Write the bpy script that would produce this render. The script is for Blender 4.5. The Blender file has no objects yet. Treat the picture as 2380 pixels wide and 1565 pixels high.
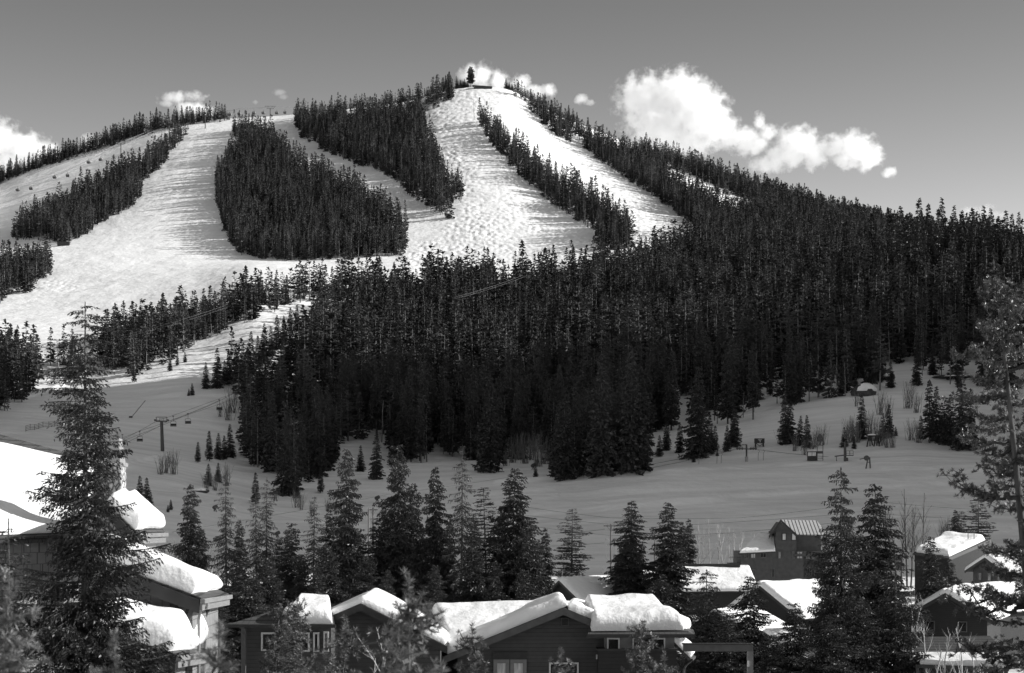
import bpy, math, random
import numpy as np
from mathutils import Vector, Matrix

SC = bpy.context.scene
COL = SC.collection
F = 4400.0; CX = 1190.0; VH = 1180.0; CZ = 30.0      # lens in photo pixels (2380 wide), horizon row, eye height
rng = np.random.default_rng(7)
random.seed(7)

def P(u, v, d):
    return Vector(((u-CX)/F*d, d, CZ+(VH-v)/F*d))

# ------------------------------------------------------------------ noise
def _hash(ix, iy, s):
    n = (ix.astype(np.int64)*374761393 + iy.astype(np.int64)*668265263 + s*974634777) & 0x7fffffff
    n = ((n ^ (n >> 13))*1274126177) & 0x7fffffff
    return ((n ^ (n >> 16)) & 0xffff)/65535.0
def vnoise(x, y, s=0):
    x = np.asarray(x, float); y = np.asarray(y, float)
    ix = np.floor(x); iy = np.floor(y); fx = x-ix; fy = y-iy
    fx = fx*fx*fx*(fx*(fx*6-15)+10); fy = fy*fy*fy*(fy*(fy*6-15)+10)
    ix = ix.astype(np.int64); iy = iy.astype(np.int64)
    a = _hash(ix, iy, s); b = _hash(ix+1, iy, s); c = _hash(ix, iy+1, s); d = _hash(ix+1, iy+1, s)
    return (a*(1-fx)+b*fx)*(1-fy)+(c*(1-fx)+d*fx)*fy
def fbm(x, y, s=0, o=4):
    r = 0; a = .5
    for k in range(o):
        r = r+a*(vnoise(x*2**k, y*2**k, s+k)-.5)*2; a *= .5
    return r
def sstep(a, b, x):
    t = np.clip((x-a)/(b-a), 0, 1); return t*t*(3-2*t)
def inpoly(u, v, poly):
    u = np.asarray(u, float); v = np.asarray(v, float)
    r = np.zeros(u.shape, bool); n = len(poly)
    for i in range(n):
        x1, y1 = poly[i]; x2, y2 = poly[(i+1) % n]
        if y1 == y2: continue
        c = ((y1 > v) != (y2 > v)) & (u < (x2-x1)*(v-y1)/(y2-y1)+x1)
        r ^= c
    return r

# ------------------------------------------------------------------ materials (all greys: a black and white photograph)
def new_mat(name):
    m = bpy.data.materials.new(name); m.use_nodes = True
    nt = m.node_tree; b = nt.nodes['Principled BSDF']
    return m, nt, b
def g3(g): return (g, g, g*1.015, 1)
def mat(name, g, rough=.8, var=0., scale=3., bump=0., bscale=None, spec=.3, coords='Object', stretch=None, metal=0., randvar=0.):
    m, nt, b = new_mat(name); N = nt.nodes; L = nt.links
    b.inputs['Base Color'].default_value = g3(g); b.inputs['Roughness'].default_value = rough
    b.inputs['Specular IOR Level'].default_value = spec; b.inputs['Metallic'].default_value = metal
    tc = N.new('ShaderNodeTexCoord'); src = tc.outputs[coords]
    if stretch:
        mp = N.new('ShaderNodeMapping'); mp.inputs['Scale'].default_value = stretch; L.new(src, mp.inputs['Vector']); src = mp.outputs[0]
    if var or randvar:
        nz = N.new('ShaderNodeTexNoise'); nz.inputs['Scale'].default_value = scale; nz.inputs['Detail'].default_value = 5
        L.new(src, nz.inputs['Vector'])
        mr = N.new('ShaderNodeMapRange'); mr.inputs['From Min'].default_value = .3; mr.inputs['From Max'].default_value = .7
        mr.inputs['To Min'].default_value = g*(1-var); mr.inputs['To Max'].default_value = g*(1+var)
        L.new(nz.outputs['Fac'], mr.inputs['Value']); out = mr.outputs[0]
        if randvar:
            oi = N.new('ShaderNodeObjectInfo'); m2 = N.new('ShaderNodeMapRange')
            m2.inputs['To Min'].default_value = 1-randvar; m2.inputs['To Max'].default_value = 1+randvar
            L.new(oi.outputs['Random'], m2.inputs['Value'])
            mm = N.new('ShaderNodeMath'); mm.operation = 'MULTIPLY'; L.new(out, mm.inputs[0]); L.new(m2.outputs[0], mm.inputs[1]); out = mm.outputs[0]
        cc = N.new('ShaderNodeCombineColor')
        for k in range(3): L.new(out, cc.inputs[k])
        L.new(cc.outputs[0], b.inputs['Base Color'])
    if bump:
        nb = N.new('ShaderNodeTexNoise'); nb.inputs['Scale'].default_value = bscale or scale; nb.inputs['Detail'].default_value = 6
        L.new(src, nb.inputs['Vector'])
        bp = N.new('ShaderNodeBump'); bp.inputs['Strength'].default_value = 1; bp.inputs['Distance'].default_value = bump
        L.new(nb.outputs['Fac'], bp.inputs['Height']); L.new(bp.outputs[0], b.inputs['Normal'])
    return m
def banded(name, g, dark, period, axis='Z', width=.12, rough=.8, bump=.01, coords='Object', spec=.3, metal=0., stagger=0.):
    """boards, shingles, standing seams: narrow dark joints repeated along an axis"""
    m, nt, b = new_mat(name); N = nt.nodes; L = nt.links
    tc = N.new('ShaderNodeTexCoord'); sp = N.new('ShaderNodeSeparateXYZ'); L.new(tc.outputs[coords], sp.inputs[0])
    def joint(ax, per, w, off=None):
        d = N.new('ShaderNodeMath'); d.operation = 'DIVIDE'; L.new(sp.outputs[ax], d.inputs[0]); d.inputs[1].default_value = per
        o = d.outputs[0]
        if off is not None:
            a = N.new('ShaderNodeMath'); a.operation = 'ADD'; L.new(o, a.inputs[0]); L.new(off, a.inputs[1]); o = a.outputs[0]
        fr = N.new('ShaderNodeMath'); fr.operation = 'FRACT'; L.new(o, fr.inputs[0])
        c = N.new('ShaderNodeMath'); c.operation = 'LESS_THAN'; L.new(fr.outputs[0], c.inputs[0]); c.inputs[1].default_value = w
        return d.outputs[0], c.outputs[0], fr.outputs[0]
    dv, j, fr = joint(axis, period, width)
    if stagger:
        fl = N.new('ShaderNodeMath'); fl.operation = 'FLOOR'; L.new(dv, fl.inputs[0])
        wn = N.new('ShaderNodeTexWhiteNoise'); wn.noise_dimensions = '1D'; L.new(fl.outputs[0], wn.inputs['W'])
        for ax in ('X', 'Y'):
            _, j2, _ = joint(ax, stagger, .07, wn.outputs['Value'])
            mx = N.new('ShaderNodeMath'); mx.operation = 'MAXIMUM'; L.new(j, mx.inputs[0]); L.new(j2, mx.inputs[1]); j = mx.outputs[0]
    nz = N.new('ShaderNodeTexNoise'); nz.inputs['Scale'].default_value = 2.2; nz.inputs['Detail'].default_value = 6; L.new(tc.outputs[coords], nz.inputs['Vector'])
    mr = N.new('ShaderNodeMapRange'); mr.inputs['To Min'].default_value = g*.72; mr.inputs['To Max'].default_value = g*1.28; L.new(nz.outputs['Fac'], mr.inputs['Value'])
    mi = N.new('ShaderNodeMix'); mi.data_type = 'FLOAT'; L.new(j, mi.inputs[0]); L.new(mr.outputs[0], mi.inputs[2]); mi.inputs[3].default_value = dark
    cc = N.new('ShaderNodeCombineColor')
    for k in range(3): L.new(mi.outputs[0], cc.inputs[k])
    L.new(cc.outputs[0], b.inputs['Base Color'])
    b.inputs['Roughness'].default_value = rough; b.inputs['Specular IOR Level'].default_value = spec; b.inputs['Metallic'].default_value = metal
    bp = N.new('ShaderNodeBump'); bp.inputs['Distance'].default_value = bump; bp.inputs['Strength'].default_value = .8
    L.new(fr, bp.inputs['Height']); L.new(bp.outputs[0], b.inputs['Normal'])
    return m
M = {}
def snow_mat(name, b1, s1, b2, s2):
    m, nt, b = new_mat(name); N = nt.nodes; L = nt.links
    b.inputs['Base Color'].default_value = (.86, .86, .86, 1); b.inputs['Roughness'].default_value = .6; b.inputs['Specular IOR Level'].default_value = .15
    tc = N.new('ShaderNodeTexCoord')
    n1 = N.new('ShaderNodeTexNoise'); n1.inputs['Scale'].default_value = s1; n1.inputs['Detail'].default_value = 5
    n2 = N.new('ShaderNodeTexNoise'); n2.inputs['Scale'].default_value = s2; n2.inputs['Detail'].default_value = 3
    L.new(tc.outputs['Object'], n1.inputs['Vector']); L.new(tc.outputs['Object'], n2.inputs['Vector'])
    p1 = N.new('ShaderNodeBump'); p1.inputs['Distance'].default_value = b1; p2 = N.new('ShaderNodeBump'); p2.inputs['Distance'].default_value = b2
    L.new(n1.outputs['Fac'], p1.inputs['Height']); L.new(n2.outputs['Fac'], p2.inputs['Height'])
    L.new(p1.outputs[0], p2.inputs['Normal']); L.new(p2.outputs[0], b.inputs['Normal'])
    mp = N.new('ShaderNodeMapping'); mp.inputs['Scale'].default_value = (.25, 1.6, .4); L.new(tc.outputs['Object'], mp.inputs[0])
    n3 = N.new('ShaderNodeTexNoise'); n3.inputs['Scale'].default_value = s1*.35; n3.inputs['Detail'].default_value = 6; L.new(mp.outputs[0], n3.inputs['Vector'])   # wind crust and wear
    mr = N.new('ShaderNodeMapRange'); mr.inputs['From Min'].default_value = .3; mr.inputs['From Max'].default_value = .7; mr.inputs['To Min'].default_value = .81; mr.inputs['To Max'].default_value = .9
    if s1 < 1:                                                     # more worn and tracked at the foot of the hill
        sy = N.new('ShaderNodeSeparateXYZ'); L.new(tc.outputs['Object'], sy.inputs[0])
        my = N.new('ShaderNodeMapRange'); my.inputs['From Min'].default_value = 620; my.inputs['From Max'].default_value = 1000; my.inputs['To Min'].default_value = .7; my.inputs['To Max'].default_value = .82
        L.new(sy.outputs[1], my.inputs[0]); L.new(my.outputs[0], mr.inputs['To Min'])
    L.new(n3.outputs['Fac'], mr.inputs['Value']); cc = N.new('ShaderNodeCombineColor')
    for k in range(3): L.new(mr.outputs[0], cc.inputs[k])
    L.new(cc.outputs[0], b.inputs['Base Color'])
    return m
M['snow'] = snow_mat('ground_snow', .35, .35, .9, .09)
M['roof_snow'] = snow_mat('roof_snow', .018, 9., .12, 1.5)
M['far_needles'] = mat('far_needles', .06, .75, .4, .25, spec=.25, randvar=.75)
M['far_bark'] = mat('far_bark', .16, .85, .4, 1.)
M['needles'] = mat('needles', .038, .42, .45, 1.2, spec=.6, randvar=.3)
M['pine_needles'] = mat('pine_needles', .11, .4, .4, 2.5, spec=.5, randvar=.2)
M['bark'] = mat('bark', .075, .9, .5, 4, bump=.03, bscale=9, stretch=(1, 1, .25))
M['pale_bark'] = mat('pale_bark', .3, .8, .4, 3, bump=.01, stretch=(1, 1, .6))
M['twig'] = mat('grey_twigs', .16, .8, .4, 2)
M['dead_wood'] = mat('dead_wood', .22, .85, .4, 2)

# ------------------------------------------------------------------ mesh building
def mesh_from(name, V, Fs, m, smooth=False):
    me = bpy.data.meshes.new(name)
    V = np.asarray(V, np.float32).reshape(-1, 3)
    if isinstance(Fs, np.ndarray):
        n, k = Fs.shape
        me.vertices.add(len(V)); me.vertices.foreach_set('co', V.ravel())
        me.loops.add(n*k); me.polygons.add(n)
        me.loops.foreach_set('vertex_index', Fs.astype(np.int32).ravel())
        me.polygons.foreach_set('loop_start', np.arange(0, n*k, k, dtype=np.int32))
        me.polygons.foreach_set('loop_total', np.full(n, k, np.int32))
        me.update(calc_edges=True)
    else:
        me.from_pydata([tuple(map(float, p)) for p in V], [], Fs)
    if smooth: me.polygons.foreach_set('use_smooth', np.ones(len(me.polygons), bool))
    ms = m if isinstance(m, (list, tuple)) else [m]
    for q in ms: me.materials.append(q)
    me.update()
    return me
class MB:
    def __init__(s): s.v = []; s.f = []; s.mi = []
    def add(s, V, Fs, mi=0):
        o = len(s.v); s.v += [tuple(p) for p in V]; s.f += [tuple(i+o for i in q) for q in Fs]; s.mi += [mi]*len(Fs)
    def box(s, c, d, R=None, mi=0):
        x, y, z = d[0]/2, d[1]/2, d[2]/2; c = Vector(c)
        V = [Vector(p) for p in ((-x,-y,-z),(x,-y,-z),(x,y,-z),(-x,y,-z),(-x,-y,z),(x,-y,z),(x,y,z),(-x,y,z))]
        if R is not None: V = [R @ p for p in V]
        s.add([p+c for p in V], [(3,2,1,0),(4,5,6,7),(0,1,5,4),(1,2,6,5),(2,3,7,6),(3,0,4,7)], mi)
    def bar(s, a, b, w, h=None, mi=0):
        a = Vector(a); b = Vector(b); d = b-a; L = d.length
        if L < 1e-6: return
        q = d.to_track_quat('Y', 'Z').to_matrix()
        s.box((a+b)/2, (w, L, h or w), q, mi)
    def tube(s, pts, rs, n=6, cap=True, mi=0):
        pts = [Vector(p) for p in pts]
        if not hasattr(rs, '__len__'): rs = [rs]*len(pts)
        V = []; Fs = []
        for i, p in enumerate(pts):
            t = (pts[min(i+1, len(pts)-1)]-pts[max(i-1, 0)]).normalized()
            a = t.cross(Vector((0, 1, .01)) if abs(t.y) < .9 else Vector((1, 0, 0))).normalized(); b = t.cross(a)
            for k in range(n):
                th = 2*math.pi*k/n; V.append(p+(a*math.cos(th)+b*math.sin(th))*rs[i])
        for i in range(len(pts)-1):
            for k in range(n):
                Fs.append((i*n+k, i*n+(k+1) % n, (i+1)*n+(k+1) % n, (i+1)*n+k))
        if cap: Fs += [tuple(range(n-1, -1, -1)), tuple(range((len(pts)-1)*n, len(pts)*n))]
        s.add(V, Fs, mi)
    def prism(s, poly, vec, mi=0):
        n = len(poly); A = [Vector(p) for p in poly]; B = [p+Vector(vec) for p in A]
        s.add(A+B, [tuple(range(n-1, -1, -1)), tuple(range(n, 2*n))]+[(i, (i+1) % n, n+(i+1) % n, n+i) for i in range(n)], mi)
    def mesh(s, name, m, smooth=False):
        me = mesh_from(name, np.array(s.v), s.f, m, smooth)
        if isinstance(m, (list, tuple)): me.polygons.foreach_set('material_index', np.array(s.mi, np.int32)); me.update()
        return me
def link(name, me, parent=None, loc=None):
    o = bpy.data.objects.new(name, me); COL.objects.link(o)
    if loc is not None: o.location = loc
    if parent is not None: o.parent = parent
    return o
def tag(o, label=None, cat=None, group=None, kind=None):
    if label: o['label'] = label
    if cat: o['category'] = cat
    if group: o['group'] = group
    if kind: o['kind'] = kind
    return o
def thing(name, label, cat, loc=(0, 0, 0), rz=0, group=None):
    o = bpy.data.objects.new(name, None); COL.objects.link(o); o.location = loc; o.rotation_euler = (0, 0, rz)
    o.empty_display_size = .2
    return tag(o, label, cat, group)
# ------------------------------------------------------------------ terrain: one height field z(x, y)
UK = np.array([-900, -400, 0, 150, 300, 450, 600, 900, 1200, 1500, 1800, 2100, 2380, 2700, 3300], float)
near = {2: -2.2, 5: -2.8, 9: -3.6, 15: -5, 25: -7.5, 40: -10.5, 60: -13, 100: -16, 160: -17.5, 220: -18, 300: -16.5}
rows = {  # distance: image row of the ground, per column in UK
 360: [1330]*2+[1330, 1330, 1332, 1335, 1340, 1345, 1350, 1350, 1345, 1345, 1345, 1345, 1345],
 400: [1255, 1255, 1255, 1258, 1262, 1275, 1290, 1302, 1308, 1308, 1304, 1300, 1300, 1300, 1300],
 500: [1120, 1120, 1120, 1125, 1140, 1160, 1185, 1205, 1195, 1180, 1172, 1170, 1170, 1160, 1150],
 560: [1050, 1050, 1055, 1062, 1085, 1110, 1135, 1150, 1122, 1098, 1086, 1085, 1085, 1075, 1060],
 600: [1020, 1020, 1025, 1035, 1055, 1080, 1105, 1112, 1102, 1090, 1072, 1062, 1060, 1040, 1020],
 650: [985, 985, 985, 1000, 1022, 1045, 1070, 1075, 1070, 1050, 1018, 990, 985, 960, 930],
 700: [955, 955, 960, 968, 975, 990, 1010, 1030, 1030, 1010, 965, 935, 930, 900, 880],
 750: [925, 925, 930, 932, 935, 930, 940, 985, 985, 965, 915, 885, 880, 860, 840],
 820: [880, 880, 885, 888, 870, 855, 855, 910, 915, 890, 848, 815, 790, 770, 760],
 900: [830, 830, 830, 832, 815, 800, 775, 820, 830, 815, 780, 735, 690, 670, 660],
 1000: [770, 770, 770, 770, 760, 745, 705, 735, 745, 735, 705, 655, 612, 595, 585],
 1100: [715, 715, 715, 710, 700, 680, 648, 660, 668, 665, 645, 612, 590, 578, 570],
 1180: [665, 665, 665, 660, 650, 636, 616, 618, 622, 615, 604, 596, 590, 585, 580],
 1250: [615, 615, 615, 610, 605, 603, 603, 597, 588, 566, 568, 588, 598, 615, 630]}
RIDGE = [(-900, 640), (-400, 520), (0, 424), (60, 400), (160, 367), (240, 343), (300, 322), (360, 303), (430, 289), (480, 283), (560, 277), (640, 273),
         (700, 268), (760, 262), (800, 258), (870, 250), (960, 236), (1030, 216), (1070, 209), (1110, 205), (1150, 206), (1185, 213), (1240, 240),
         (1300, 272), (1400, 312), (1500, 354), (1600, 389), (1700, 424), (1800, 457), (1900, 488), (2000, 519), (2100, 550), (2250, 592), (2380, 612), (2700, 640), (3300, 660)]
UG = np.concatenate([np.arange(-8000, -700, 90.), np.arange(-700, -60, 16.), np.arange(-60, 2440, 3.5), np.arange(2440, 3400, 16.), np.arange(3400, 10400, 90.)])
DG = np.concatenate([np.arange(2, 30, 1.), np.arange(30, 360, 3.), np.arange(360, 1240, 2.), np.arange(1240, 1730, 1.15), np.arange(1732, 1850, 6.), [1900, 2000, 2200, 2500, 3000, 4000, 6000, 9000]])
def pchip(xk, yk, x):
    xk = np.asarray(xk, float); yk = np.asarray(yk, float)        # yk (..., K)
    h = np.diff(xk); dl = np.diff(yk, axis=-1)/h
    mm = np.zeros_like(yk); a = dl[..., :-1]; b = dl[..., 1:]
    w1 = 2*h[1:]+h[:-1]; w2 = h[1:]+2*h[:-1]
    with np.errstate(divide='ignore', invalid='ignore'):
        hm = (w1+w2)/(w1/a+w2/b)
    mm[..., 1:-1] = np.where(a*b > 0, hm, 0)
    mm[..., 0] = dl[..., 0]; mm[..., -1] = dl[..., -1]
    i = np.clip(np.searchsorted(xk, x)-1, 0, len(h)-1); t = (x-xk[i])/h[i]
    return ((2*t**3-3*t**2+1)*yk[..., i]+(t**3-2*t**2+t)*h[i]*mm[..., i]+(-2*t**3+3*t**2)*yk[..., i+1]+(t**3-t**2)*h[i]*mm[..., i+1])
def build_field():
    uc = np.clip(UG, -900, 3300)
    rk = pchip([p[0] for p in RIDGE], [p[1] for p in RIDGE], uc)
    ds = sorted(near)+sorted(rows); cols = []
    for d in ds:
        if d in near: cols.append(np.full(len(UG), near[d]))
        else: cols.append((VH-pchip(UK, rows[d], uc))*d/F)
    tab = np.stack(cols, 1)                                        # (U, K)
    top = 1700.
    b = tab[:, -1]; bv = VH-b*F/1250
    ext = []
    for d in (1325, 1400, 1475, 1550, 1625, 1700):
        t = (d-1250)/450; g = (1-t)**1.22                          # convex towards the crest
        ext.append((VH-(rk+(bv-rk)*g))*d/F)
    zr = ext[-1]
    tab = np.concatenate([tab, np.stack(ext, 1), np.stack([zr-4, zr-14, zr-60, zr*.55, zr*.2, zr*.05, 0*zr, 0*zr], 1)], 1)
    ds = ds+[1325, 1400, 1475, 1550, 1625, 1700, 1740, 1800, 1950, 2400, 3200, 4500, 7000, 9500]
    Z = pchip(ds, tab, DG)
    X = (UG[:, None]-CX)/F*DG[None, :]; Y = np.broadcast_to(DG[None, :], X.shape)
    # a wooded hill outside the frame on the right, which shades the lower slope
    hill = 345*sstep(0, 290, X-(.2735*Y+30))*sstep(330, 430, Y)*(1-sstep(770, 940, Y))
    Z = Z+hill
    # gentle natural undulation
    amp = sstep(330, 480, Y)*(1-sstep(1600, 1690, Y))
    Z = Z+amp*(1.1*fbm(X/60, Y/60, 3)+.5*fbm(X/17, Y/17, 9))
    Z = Z+(1-sstep(300, 380, Y))*sstep(20, 60, Y)*.4*fbm(X/12, Y/12, 5)
    Z = Z+1.5*sstep(390, 450, Y)*(1-sstep(560, 640, Y))*fbm(X/38+3, Y/26, 14, 3)
    return X, Y, Z
X_, Y_, Z_ = build_field()
V_ = VH-Z_/Y_*F
VIS = np.minimum.accumulate(V_, axis=1)
# mogul fields and cut-up snow, only on the runs that have them
MOG = [[(985, 250), (1060, 205), (1200, 210), (1320, 330), (1620, 540), (1480, 580), (940, 640), (940, 590), (1050, 515), (1080, 470), (1000, 330)],
       [(0, 690), (130, 640), (260, 690), (200, 760), (0, 770)], [(1300, 255), (1480, 300), (1770, 480), (1650, 480)]]
U2 = np.broadcast_to(UG[:, None], V_.shape)
mg = np.zeros(V_.shape)
for i, q in enumerate(MOG): mg = np.maximum(mg, inpoly(U2, V_, q)*(1., .55, .5)[i])
def blur(a, k):
    for ax in (0, 1):
        c = np.cumsum(np.pad(a, [(k+1, k) if i == ax else (0, 0) for i in (0, 1)], mode='edge'), axis=ax)
        n = a.shape[ax]; a = (np.take(c, range(2*k+1, 2*k+1+n), ax)-np.take(c, range(0, n), ax))/(2*k+1)
    return a
mg = blur(mg, 6)*(Y_ > 1000)
def bumps(x, y, sd):                                                              # rounded heaps of uneven size with troughs between
    ix = np.floor(x); iy = np.floor(y); best = np.full(x.shape, 9.)
    for di in (-1, 0, 1):
        for dj in (-1, 0, 1):
            a = (ix+di).astype(np.int64); c = (iy+dj).astype(np.int64)
            best = np.minimum(best, (a+.5+.8*(_hash(a, c, sd)-.5)-x)**2+(c+.5+.8*(_hash(a, c, sd+1)-.5)-y)**2)
    return 1-np.minimum(best*1.9, 1)
mog = np.zeros(X_.shape); jj = np.where((DG > 1150) & (DG < 1740))[0]; j0, j1 = jj[0], jj[-1]
wx = X_[:, j0:j1]+2*fbm(X_[:, j0:j1]/22, Y_[:, j0:j1]/30, 21, 2); wy = Y_[:, j0:j1]+.5*wx
mog[:, j0:j1] = (bumps(wx/3.3, wy/6.4, 33)-.5)*(.3+1.2*vnoise(wx/16, wy/24, 61))
cut = fbm(X_/4., Y_/4., 51, 3); tracks = fbm(X_/45, Y_/3.2, 71, 3)
groom = sstep(380, 450, Y_)
berm = np.zeros(V_.shape)                                                          # machine made lips across the piste
for q, hb in (([(1150, 1203), (1240, 1191), (1500, 1172), (1800, 1146), (2050, 1131), (2300, 1120)], .55), ([(1150, 1122), (1300, 1112), (1500, 1098), (1750, 1087), (1900, 1080), (2060, 1088), (2300, 1094)], .5), ([(80, 1108), (300, 1075), (420, 1048)], .35), ([(60, 925), (120, 905), (200, 880), (310, 848)], .6), ([(900, 1210), (1100, 1175), (1300, 1150)], .3)):
    lv = np.interp(UG, [p[0] for p in q], [p[1] for p in q]); on = ((UG > q[0][0]) & (UG < q[-1][0]))[:, None]
    berm = np.maximum(berm, 1.6*hb*np.exp(-((V_-lv[:, None])/2.6)**2)*on*(Y_ > 380)*(Y_ < 1000))
Z_ = Z_+mg*(.68*mog+.08*cut)+groom*(1-mg)*(.045*cut+.4*tracks*(1-sstep(900, 1200, Y_)))+berm
def zat(x, y):
    """ground height at world x, y"""
    x = np.atleast_1d(np.asarray(x, float)); y = np.atleast_1d(np.asarray(y, float)); y = np.clip(y, DG[0], DG[-2])
    u = np.clip(CX+x/y*F, UG[0], UG[-2]); i = np.clip(np.searchsorted(UG, u)-1, 0, len(UG)-2); j = np.clip(np.searchsorted(DG, y)-1, 0, len(DG)-2)
    a = (u-UG[i])/(UG[i+1]-UG[i]); b = (y-DG[j])/(DG[j+1]-DG[j])
    return CZ+(Z_[i, j]*(1-a)+Z_[i+1, j]*a)*(1-b)+(Z_[i, j+1]*(1-a)+Z_[i+1, j+1]*a)*b
def ground_at(u, d):
    x = (u-CX)/F*d; return Vector((x, d, float(zat(x, d)[0])))
def cast(u, v, dmin=340.):
    """the point of the ground seen at photo pixel u, v"""
    i = int(np.argmin(np.abs(UG-u))); col = V_[i]; js = np.where((DG > dmin) & (col <= v))[0]
    j = js[0] if len(js) else len(DG)-10
    t = (col[j-1]-v)/(col[j-1]-col[j]+1e-9); d = DG[j-1]+(DG[j]-DG[j-1])*min(max(t, 0), 1)
    return ground_at(u, d)
V3 = np.stack([X_, Y_, Z_+CZ], -1).reshape(-1, 3)
nu, nd = X_.shape
ii = (np.arange(nu-1)[:, None]*nd+np.arange(nd-1)[None, :]).ravel()
FQ = np.stack([ii, ii+nd, ii+nd+1, ii+1], 1)
# the ground behind the viewer too, so that the place goes on
BV = np.array([[-9000, -9000, 8], [9000, -9000, 8], [9000, 2, 8], [-9000, 2, 8]], float)
nb_ = len(V3)
bx = [-9000, -200, -20, -4, 4, 20, 200, 9000]; by = [-9000, -300, -40, -8, 2]
bv = [(x, y, CZ-2.2+(-20 if abs(x) > 100 or y < -100 else -6 if abs(x) > 10 or y < -20 else 0)) for x in bx for y in by]
bf = [(i*5+j, i*5+j+5, i*5+j+6, i*5+j+1) for i in range(7) for j in range(4)]
g = link('snow_ground', mesh_from('snow_ground', np.concatenate([V3, np.array(bv)]), np.concatenate([FQ, np.array(bf)+nb_]), M['snow'], True))
tag(g, 'snow covered mountain, ski runs and valley floor', kind='structure')
# ------------------------------------------------------------------ tree meshes
def unit(a): return a/np.maximum(np.linalg.norm(a, axis=-1, keepdims=True), 1e-9)
def perp(D, r):
    a = unit(r.normal(size=D.shape)); n = unit(np.cross(D, a)); return n, np.cross(D, n)
def diamonds(B, D, L, W, r, cross=True, at=.42):
    """needle sprays: kite shaped blades, two crossed at each place"""
    D = unit(D); n, b = perp(D, r); L = L[:, None]; W = W[:, None]; out = []
    for q in ((n, b) if cross else (n,)):
        out.append(np.stack([B, B+D*L*at+q*W, B+D*L, B+D*L*at-q*W], 1))
    V = np.concatenate(out).reshape(-1, 3)
    return V, np.arange(len(V)).reshape(-1, 4)
def strips(A, B, wa, wb, r):
    D = unit(B-A); n, b = perp(D, r); out = []
    for q in (n, b): out.append(np.stack([A-q*wa[:, None], A+q*wa[:, None], B+q*wb[:, None], B-q*wb[:, None]], 1))
    V = np.concatenate(out).reshape(-1, 3); return V, np.arange(len(V)).reshape(-1, 4)
def joinq(*parts):
    V = []; Fs = []; o = 0
    for v, f in parts:
        V.append(v); Fs.append(f+o); o += len(v)
    return np.concatenate(V), np.concatenate(Fs)
def trunk_q(pts, rs, n=6):
    pts = np.asarray(pts, float); V = []; Fs = []
    for p, q in zip(pts, rs):
        for k in range(n): V.append(p+np.array([math.cos(2*math.pi*k/n)*q, math.sin(2*math.pi*k/n)*q, 0]))
    for i in range(len(pts)-1):
        for k in range(n): Fs.append((i*n+k, i*n+(k+1) % n, (i+1)*n+(k+1) % n, (i+1)*n+k))
    return np.array(V), np.array(Fs)
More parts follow.
